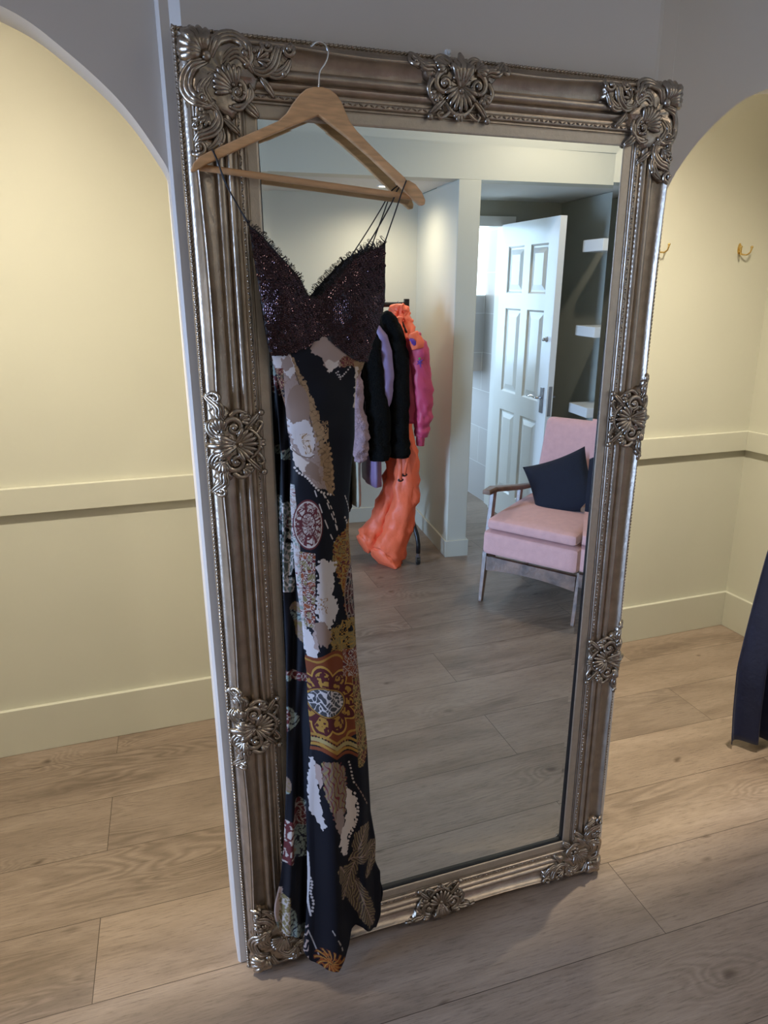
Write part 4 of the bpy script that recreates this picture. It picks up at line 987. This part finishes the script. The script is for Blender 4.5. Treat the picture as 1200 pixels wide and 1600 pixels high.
# ------------------------------------------------------------------ armchair
CH = rat(746, 938, z=0); A1 = R(52.5)
e1 = np.array([math.cos(A1), math.sin(A1), 0]); e2 = np.array([math.sin(A1), -math.cos(A1), 0])
def K(u, v, z): return CH+u*e1+v*e2+np.array([0, 0, z])
chair = empty('armchair', tuple(K(.28, .3, 0))); tag(chair, 'dusty pink upholstered armchair with dark wooden arms and legs', 'armchair')
CW = .55
def rounded(mb, u0, u1, v0, v1, z0_, z1_, xf, n=10, r=.03, crown=0.0, seed=0):
    """soft box: superellipsoid-like cushion"""
    N_ = 22; cu_, cv_, cz_ = (u0+u1)/2, (v0+v1)/2, (z0_+z1_)/2; hu, hv, hz = (u1-u0)/2, (v1-v0)/2, (z1_-z0_)/2
    faces = []
    def sph(p):
        q = np.clip(p, [-(hu-r), -(hv-r), -(max(hz-r, 0))], [hu-r, hv-r, max(hz-r, 0)]); d = p-q; l_ = np.linalg.norm(d)
        rr_ = min(r, hz) if True else r
        if l_ > 1e-9: p = q+d/l_*rr_
        return p
    for ax in range(3):
        for sg in (-1, 1):
            G_ = []
            for a_ in np.linspace(-1, 1, N_):
                row = []
                for b_ in np.linspace(-1, 1, N_):
                    p = np.zeros(3); o_ = [i for i in range(3) if i != ax]; h = np.array([hu, hv, hz]); p[ax] = sg*h[ax]; p[o_[0]] = a_*h[o_[0]]; p[o_[1]] = b_*h[o_[1]]
                    p = sph(p)
                    if crown: p[2] += crown*(1-(p[0]/hu)**2)*(1-(p[1]/hv)**2)*(1 if p[2] > 0 else 0)
                    row.append(xf(p[0]+cu_, p[1]+cv_, p[2]+cz_))
                G_.append(row)
            mb.grid(G_)
    return mb
rounded(MB(), .030, CW-.03, -.005, .60, .425, .487, K, r=.024, crown=.012).build('seat_cushion', M['pink'], chair, smooth=True)
rounded(MB(), .012, CW-.012, -.012, .60, .282, .418, K, r=.030).build('seat_base', M['pink'], chair, smooth=True)
def KB(u, v, z):   # reclined back: v is thickness, z along the back
    q = R(19); zz = z-.40; return K(u, .585+zz*math.sin(q)*.85+v*math.cos(q), .40+zz*math.cos(q)-v*math.sin(q)+0)
rounded(MB(), .045, CW-.045, -.035, .045, .38, .950, KB, r=.038).build('backrest', M['pink'], chair, smooth=True)
bs = MB(); bs.box((.03, .045, .30), (.07, .07, .90), KB); bs.box((CW-.07, .045, .30), (CW-.03, .07, .90), KB); bs.box((.07, .045, .80), (CW-.07, .065, .86), KB); bs.build('back_frame', M['chairwood'], chair, bevel=.004)
def bar(a_, b_, w0, d0_, w1, d1_, nm, mat_):
    a_, b_ = np.array(a_), np.array(b_)
    c_ = lambda c, w_, d_: [K(c[0]-w_, c[1]-d_, c[2]), K(c[0]+w_, c[1]-d_, c[2]), K(c[0]+w_, c[1]+d_, c[2]), K(c[0]-w_, c[1]+d_, c[2])]
    return MB().hexa(c_(a_, w0, d0_), c_(b_, w1, d1_)).build(nm, mat_, chair, bevel=.003)
for u0 in (.012, CW-.012):
    sg = -1 if u0 < .1 else 1
    bar((u0-sg*.002, .010, 0), (u0, .055, .285), .010, .013, .014, .022, 'leg', M['chairwood'])
    bar((u0, .055, .285), (u0, .105, .600), .014, .022, .012, .018, 'arm_post', M['chairwood'])
    bar((u0, .66, 0), (u0, .58, .32), .011, .013, .015, .024, 'leg', M['chairwood'])
    bar((u0, .44, .31), (u0, .47, .53), .012, .018, .012, .016, 'arm_post', M['chairwood'])
    ar = MB(); pts = [(u0, .015, .622), (u0, .10, .622), (u0, .25, .590), (u0, .45, .548), (u0, .64, .515)]; ws = [.022, .030, .029, .026, .020]
    rr_ = [[K(u0-w_, v_, z_-.014), K(u0+w_, v_, z_-.014), K(u0+w_*1.02, v_, z_+.004), K(u0+w_*.7, v_, z_+.012), K(u0-w_*.7, v_, z_+.012), K(u0-w_*1.02, v_, z_+.004)] for (_, v_, z_), w_ in zip(pts, ws)]
    ar.add(np.array(rr_).reshape(-1, 3), [(i*6+j, i*6+(j+1) % 6, (i+1)*6+(j+1) % 6, (i+1)*6+j) for i in range(4) for j in range(6)]+[(5, 4, 3, 2, 1, 0), (24, 25, 26, 27, 28, 29)]); ar.build('armrest', M['armwood'], chair, bevel=.003)
    MB().box((u0-.010, .07, .215), (u0+.010, .60, .285), K).build('side_rail', M['chairwood'], chair, bevel=.003)
ap = MB(); N_ = 16; G0, G1 = [], []
for i in range(N_):
    t = i/(N_-1); u0 = .028+(CW-.056)*t; zb = .190-.0+.018*math.sin(PI*t)-.010; ap_t = .262
    G0.append([K(u0, .024, zb), K(u0, .024, ap_t)]); G1.append([K(u0, .046, ap_t), K(u0, .046, zb)])
ap.grid(G0); ap.grid(G1); ap.grid([[a_[1], b_[0]] for a_, b_ in zip(G0, G1)]); ap.grid([[b_[1], a_[0]] for a_, b_ in zip(G0, G1)]); ap.build('apron', M['chairwood'], chair)
bar((.03, .60, .25), (CW-.03, .60, .25), .001, .01, .001, .01, 'rear_rail', M['chairwood']) if False else MB().box((.02, .585, .22), (CW-.02, .605, .29), K).build('rear_rail', M['chairwood'], chair)
# pillow: leaning on the back, turned on its corner
pc = np.array(K(.275, .41, .595))
px_ = e1*math.cos(R(12))+np.array([0, 0, 1])*math.sin(R(12))
nv = -e2*math.cos(R(22))+np.array([0, 0, 1])*math.sin(R(22)); ux = e1; uy = np.cross(ux, nv); uy = uy if uy[2] > 0 else -uy
pil = MB(); S_ = .182
def pillow_pt(a_, b_, sg):
    th_ = .062*max(0, (1-a_**4)*(1-b_**4))**.6; pin = 1-.10*(1-abs(a_)**2)*(abs(b_)**3) ; pin2 = 1-.10*(1-abs(b_)**2)*(abs(a_)**3)
    q = R(27); x_, y_ = a_*S_*pin2, b_*S_*pin; xr_, yr_ = x_*math.cos(q)-y_*math.sin(q), x_*math.sin(q)+y_*math.cos(q)
    return pc+ux*xr_+uy*yr_+nv*sg*th_
for sg in (1, -1): pil.grid([[pillow_pt(a_, b_, sg) for b_ in np.linspace(-1, 1, 26)] for a_ in np.linspace(-1, 1, 26)])
po = pil.build('throw_pillow', M['navypillow'], None, smooth=True); tag(po, 'square navy blue throw pillow leaning on the pink armchair back', 'pillow')

# ------------------------------------------------------------------ clothes rail and garments
rack = empty('clothes_rail', tuple(L(-.75, .14, 0))); tag(rack, 'black metal clothes rail on castors standing in the alcove', 'clothes rail')
MB().tube([L(-1.40, .14, 1.543), L(-.225, .14, 1.543)], .014, n=14).build('hanging_bar', M['blackmetal'], rack, smooth=True)
for u0, up_ in ((-.20, -.235), (-1.36, -1.39)):
    MB().box((up_-.014, .126, .30), (up_+.014, .154, 1.575), XF).build('upright', M['blackmetal'], rack, bevel=.002)
    MB().tube([L(up_, .14, .46), L(up_, .06, .36), L((u0+up_)/2, -.03, .25), L(u0-.004, -.070, .18), L(u0, -.083, .13), L(u0, -.083, .075)], .014, n=10).build('foot', M['blackmetal'], rack, smooth=True)
    MB().tube([L(up_, .14, .46), L(up_, .22, .36), L((u0+up_)/2, .31, .25), L(u0-.004, .350, .18), L(u0, .363, .13), L(u0, .363, .075)], .014, n=10).build('foot', M['blackmetal'], rack, smooth=True)
    for v0 in (-.083, .363):
        cw = MB(); cw.tube([L(u0, v0, .080), L(u0, v0, .050)], [.010, .013], n=8); cw.box((u0-.014, v0-.010, .02), (u0-.010, v0+.012, .055), XF); cw.box((u0+.010, v0-.010, .02), (u0+.014, v0+.012, .055), XF)
        cb_ = cw.build('castor', M['steelplate'], rack); MB().tube([L(u0-.009, v0, .0225), L(u0+.009, v0, .0225)], .0225, n=16).build('wheel', M['rubber'], cb_, smooth=False)
def fbm(P, s, seed):
    return (vnoise(P[:, 0]*1000+P[:, 1]*700+500, P[:, 2]*1000+P[:, 1]*300+500, s, seed)-.5)
def garment_tube(pts, rw, rt, axis, name, mat_, parent, n=28, k=5, wrinkle=.006, folds=0, seed=0, caps=True):
    """elliptical tube along pts: rw half width along axis, rt half thickness across it"""
    p = smooth_poly([(*q,) for q in pts], k); m = len(p); t = np.linspace(0, 1, len(rw)); tt = np.linspace(0, 1, m); W = np.interp(tt, t, rw); T_ = np.interp(tt, t, rt)
    W = np.convolve(np.pad(W, 2, 'edge'), np.ones(5)/5, 'valid'); T_ = np.convolve(np.pad(T_, 2, 'edge'), np.ones(5)/5, 'valid')
    ax_ = np.asarray(axis, float); r_ = np.random.default_rng(seed); rows = []
    for i in range(m):
        d = p[min(i+1, m-1)]-p[max(i-1, 0)]; d /= np.linalg.norm(d); a_ = ax_-(ax_ @ d)*d; a_ /= np.linalg.norm(a_); b_ = np.cross(d, a_)
        th = np.arange(n)/n*2*PI; fo = 1+folds*tt[i]*np.sin(th*7+seed+2*math.sin(i*.15))
        rows.append(p[i]+(W[i]*np.cos(th)*fo)[:, None]*a_+(T_[i]*np.sin(th)*fo)[:, None]*b_)
    V_ = np.concatenate(rows); nn = V_.reshape(m, n, 3)-p[:, None]; nn /= np.linalg.norm(nn, axis=2)[..., None]+1e-9
    V_ = V_+nn.reshape(-1, 3)*(wrinkle*2*fbm(V_, 26, seed+60)+wrinkle*fbm(V_, 11, seed+61))[:, None]
    f = [(i*n+j, i*n+(j+1) % n, (i+1)*n+(j+1) % n, (i+1)*n+j) for i in range(m-1) for j in range(n)]
    if caps: f += [tuple(range(n))[::-1], tuple((m-1)*n+j for j in range(n))]
    return MB().add(V_, f).build(name, mat_, parent, smooth=True)
def rail_hanger(u0, t):
    MB().tube([L(u0, .132, 1.552), L(u0, .140, 1.562), L(u0, .152, 1.556), L(u0, .154, 1.54), L(u0, .142, 1.520), L(u0, .14, 1.49)], .0018, n=6).build('hanger_hook', M['chrome'], t, smooth=True)
    MB().tube([L(u0, -.05, 1.40), L(u0, .05, 1.455), L(u0, .14, 1.485), L(u0, .23, 1.455), L(u0, .33, 1.40)], .006, n=8).build('hanger_shoulder', M['blackmetal'], t, smooth=True)
def coat(name, lab, cat, u0, body, mat_, zbot, thick, hw=.215, zt=1.47, sleeve=None, wr=.008, seed=0, folds=.05):
    t = empty(name, tuple(L(u0, .14, zbot))); tag(t, lab, cat, 'clothes hanging on the rail')
    rail_hanger(u0, t)
    garment_tube([L(u0, .14, zt), L(u0, .14, zt-.05), L(u0, .14, zt-.14), L(u0, .14, zt-.4), L(u0, .14, (zt+zbot)/2-.05), L(u0, .14, zbot)], [.05, .13, hw, hw*.95, hw*.98, hw*1.08], [thick*.5, thick*.7, thick*.95, thick, thick, thick*1.05], EV, body, mat_, t, seed=seed, wrinkle=wr, folds=folds)
    if isinstance(sleeve, dict):
        q = sleeve; Y_ = q['y']; P_ = [rat(a, b, y=Y_) for a, b, _ in q['p']]; W_ = [r_/292*q.get('k', 1) for _, _, r_ in q['p']]
        garment_tube(P_, W_, [w_*.92 for w_ in W_], (1, 0, 0), 'sleeve', q['m'], t, seed=seed+3, wrinkle=wr, folds=.05)
        zc = float(P_[-1][2]); sm = q['m']
        garment_tube([L(u0, .30, zt-.10), L(u0, .355, zt-.16), L(u0, .37, (zt+zc)/2), L(u0, .365, zc)], [.04, .055, .055, .035], [.04, .05, .05, .035], EV, 'sleeve', sm, t, seed=seed+4, wrinkle=wr)
    elif sleeve:
        sm, zc, rr, uo = sleeve
        for v0, nm in ((-.075, 1), (.355, -1)):
            garment_tube([L(u0+uo, .14-(.14-v0)*.75, zt-.09), L(u0+uo, v0, zt-.16), L(u0+uo, v0-.02*nm, zt-.34), L(u0+uo, v0-.03*nm, (zt+zc)/2-.1), L(u0+uo, v0-.015*nm, zc+.03), L(u0+uo, v0-.01*nm, zc)], [rr*.7, rr*1.05, rr*1.12, rr*1.05, rr*.9, rr*.62], [rr*.6, rr*.9, rr, rr, rr*.85, rr*.6], EV, 'sleeve', sm, t, seed=seed+3, wrinkle=wr, folds=.03)
    return t
jk = coat('ski_jacket', 'raspberry pink ski jacket with coral collar, first on the rail beside the upright', 'jacket', -.285, 'jacket_body', M['jacketpink'], .90, .050, hw=.19, zt=1.45,
          sleeve=dict(m=M['jacketpink'], y=-2.36, p=[(646, 523, 9), (652, 538, 15), (657, 570, 16), (660, 610, 17), (661, 645, 16), (659, 668, 14), (657, 682, 9)]), seed=2, wr=.012)
garment_tube([rat(637, 528, y=-2.42), rat(639, 560, y=-2.41), rat(640, 610, y=-2.41), rat(640, 650, y=-2.41), rat(640, 660, y=-2.41)], [.03, .055, .060, .058, .045], [.03, .05, .055, .05, .04], (1, 0, 0), 'front_panel', M['jacketpink'], jk, seed=41, wrinkle=.010, folds=.05)
# coral quilted collar, yoke and storm flap
def puffy_ring(c, ru, rv, z0_, z1_, name, seed, open_=.0):
    G_ = []
    for i in range(26):
        h = i/25; row = []
        for j in range(64):
            th = open_+(2*PI-2*open_)*j/63; pf = 1+.10*abs(math.sin(h*PI*3))-.10+.10*math.sin(h*PI)
            k_ = 1.0-.18*h
            row.append(L(c[0]+ru*pf*k_*math.sin(th+PI), c[1]+rv*pf*k_*math.cos(th+PI), z0_+(z1_-z0_)*h+.016*math.sin(th+1.2)))
        G_.append(row)
    G_ = np.array(G_); V_ = G_.reshape(-1, 3); ctr = L(c[0], c[1], 0); dr = V_-ctr; dr[:, 2] = 0; dr /= np.linalg.norm(dr, axis=1)[:, None]
    V_ = V_+dr*(.030*fbm(V_, 24, seed)+.022*fbm(V_, 10, seed+1))[:, None]
    o = MB().grid(V_.reshape(G_.shape)).build(name, M['orange'], jk, smooth=True); m_ = o.modifiers.new('solid', 'SOLIDIFY'); m_.thickness = .012; return o
puffy_ring((-.285, .115), .066, .095, 1.395, 1.535, 'collar', 5, .02)
garment_tube([L(-.27, -.045, 1.35), L(-.262, .04, 1.405), L(-.27, .16, 1.43), L(-.27, .26, 1.41), L(-.27, .32, 1.36)], [.030, .045, .05, .045, .03], [.045, .058, .062, .056, .045], (0, 0, 1), 'yoke', M['orange'], jk, seed=5, wrinkle=.014)
garment_tube([L(-.335, .0, 1.47), L(-.325, -.03, 1.41), L(-.315, -.05, 1.35), L(-.305, -.045, 1.30)], [.026, .034, .036, .022], [.024, .030, .030, .018], EV, 'storm_flap', M['orange'], jk, seed=6, wrinkle=.014)
garment_tube([rat(644, 520, y=-2.33), rat(649, 532, y=-2.32), rat(652, 545, y=-2.315)], [.030, .045, .030], [.025, .030, .02], (1, 0, 0), 'shoulder_panel', M['orange'], jk, seed=9, wrinkle=.008)
garment_tube([rat(640, 530, y=-2.30), rat(645, 533, y=-2.295), rat(649, 538, y=-2.30)], [.008, .016, .008], [.006, .010, .006], (1, 0, 0), 'purple_patch', M['purple'], jk, seed=10, wrinkle=.004)
cb2 = MB(); cc_ = rat(656, 566, y=-2.30)
for q, r_ in ((40, .022), (100, .028), (160, .018), (215, .022), (280, .030), (330, .018)):
    cb2.tube([cc_, cc_+np.array([math.cos(R(q)), .1, math.sin(R(q))])*r_], [.006, .0015], n=6)
cb2.build('embroidered_star', M['purple'], jk); MB().sphere(cc_+np.array([-.004, .004, .020]), .007).build('green_stitching', M['green'], jk, smooth=True)
garment_tube([rat(657, 680, y=-2.36), rat(657, 688, y=-2.36), rat(656.5, 696, y=-2.36)], [.024, .026, .024], [.022, .024, .022], (1, 0, 0), 'cuff', M['jacketpink'], jk, seed=8, wrinkle=.002)
# coral ski trousers, hem trailing on the floor
tr = empty('ski_trousers', tuple(rat(600, 882, y=-2.43))); tag(tr, 'coral orange ski trousers under the raspberry jacket, hem on the floor', 'trousers', 'clothes hanging on the rail')
YT = -2.45
def rp_(px, py, y=YT): return rat(px, py, y=y)
garment_tube([rp_(630, 655, -2.56), rp_(634, 690, -2.52), rp_(636, 730, -2.47), rp_(633, 780), rp_(622, 830), rp_(606, 866, -2.42), rp_(598, 876, -2.40)], [.05, .055, .075, .080, .090, .105, .10], [.04, .05, .06, .07, .08, .075, .06], (1, 0, 0), 'trouser_leg', M['orange'], tr, seed=31, wrinkle=.016, folds=.06)
garment_tube([rp_(626, 660, -2.62), rp_(624, 710, -2.60), rp_(616, 770, -2.58), rp_(598, 815, -2.56), rp_(577, 842, -2.54), rp_(566, 850, -2.53)], [.075, .08, .085, .09, .085, .06], [.05, .06, .07, .07, .07, .055], (1, 0, 0), 'trouser_leg', M['orange'], tr, seed=32, wrinkle=.016, folds=.06)
for a_, b_ in (((626, 712), (626, 750)), ((638, 706), (632, 742))):
    MB().tube([rp_(*a_, -2.37), rp_(*b_, -2.36)], .010, n=8).build('brace', M['orange'], tr, smooth=True); MB().sphere(rp_(*b_, -2.36), .016, sc=(1.2, .5, .7)).build('buckle', M['blackmetal'], tr)
coat('fur_coat', 'black fur coat next to the raspberry jacket', 'coat', -.375, 'coat_body', M['fur'], .76, .055, hw=.20, zt=1.50, sleeve=dict(m=M['fur'], y=-2.36, p=[(600, 489, 6), (608, 500, 12), (617, 525, 16), (622, 560, 17), (624, 610, 17), (624, 660, 17), (625, 700, 17), (625, 714, 14)]), wr=.010, seed=11, folds=.02)
coat('lilac_dress', 'long lilac satin dress between two black fur coats', 'dress', -.445, 'dress_body', M['lilac'], .50, .044, hw=.17, zt=1.45, sleeve=dict(m=M['lilac'], y=-2.33, p=[(588, 508, 4), (594, 522, 8), (602, 550, 11), (605, 590, 11), (603, 622, 10), (599, 645, 5)]), wr=.005, seed=14)
coat('fur_coat', 'black fur coat left of the lilac sleeve', 'coat', -.56, 'coat_body', M['fur'], .76, .060, hw=.20, zt=1.46, sleeve=dict(m=M['fur'], y=-2.35, p=[(574, 510, 8), (580, 535, 16), (586, 590, 20), (590, 650, 20), (592, 700, 20), (592, 718, 16)]), wr=.010, seed=17, folds=.02)
coat('cream_dress', 'cream dress whose hem shows below the black fur coat', 'dress', -.560, 'dress_body', M['creamcloth'], .38, .028, hw=.16, zt=1.42, seed=19)
coat('fleece_jacket', 'dusty mauve fleece jacket with a bulky sleeve beside the evening dress', 'jacket', -.70, 'jacket_body', M['fluff'], .80, .050, hw=.18, zt=1.44, sleeve=dict(m=M['fluff'], y=-2.32, p=[(548, 560, 8), (553, 590, 11), (558, 630, 12), (561, 665, 13), (564, 690, 15), (562, 712, 12), (560, 722, 7)]), wr=.014, seed=21, folds=.02)
coat('black_dress', 'long black dress behind the mauve fleece jacket', 'dress', -.635, 'dress_body', M['fur'], .36, .050, hw=.17, zt=1.44, seed=23, wr=.004)
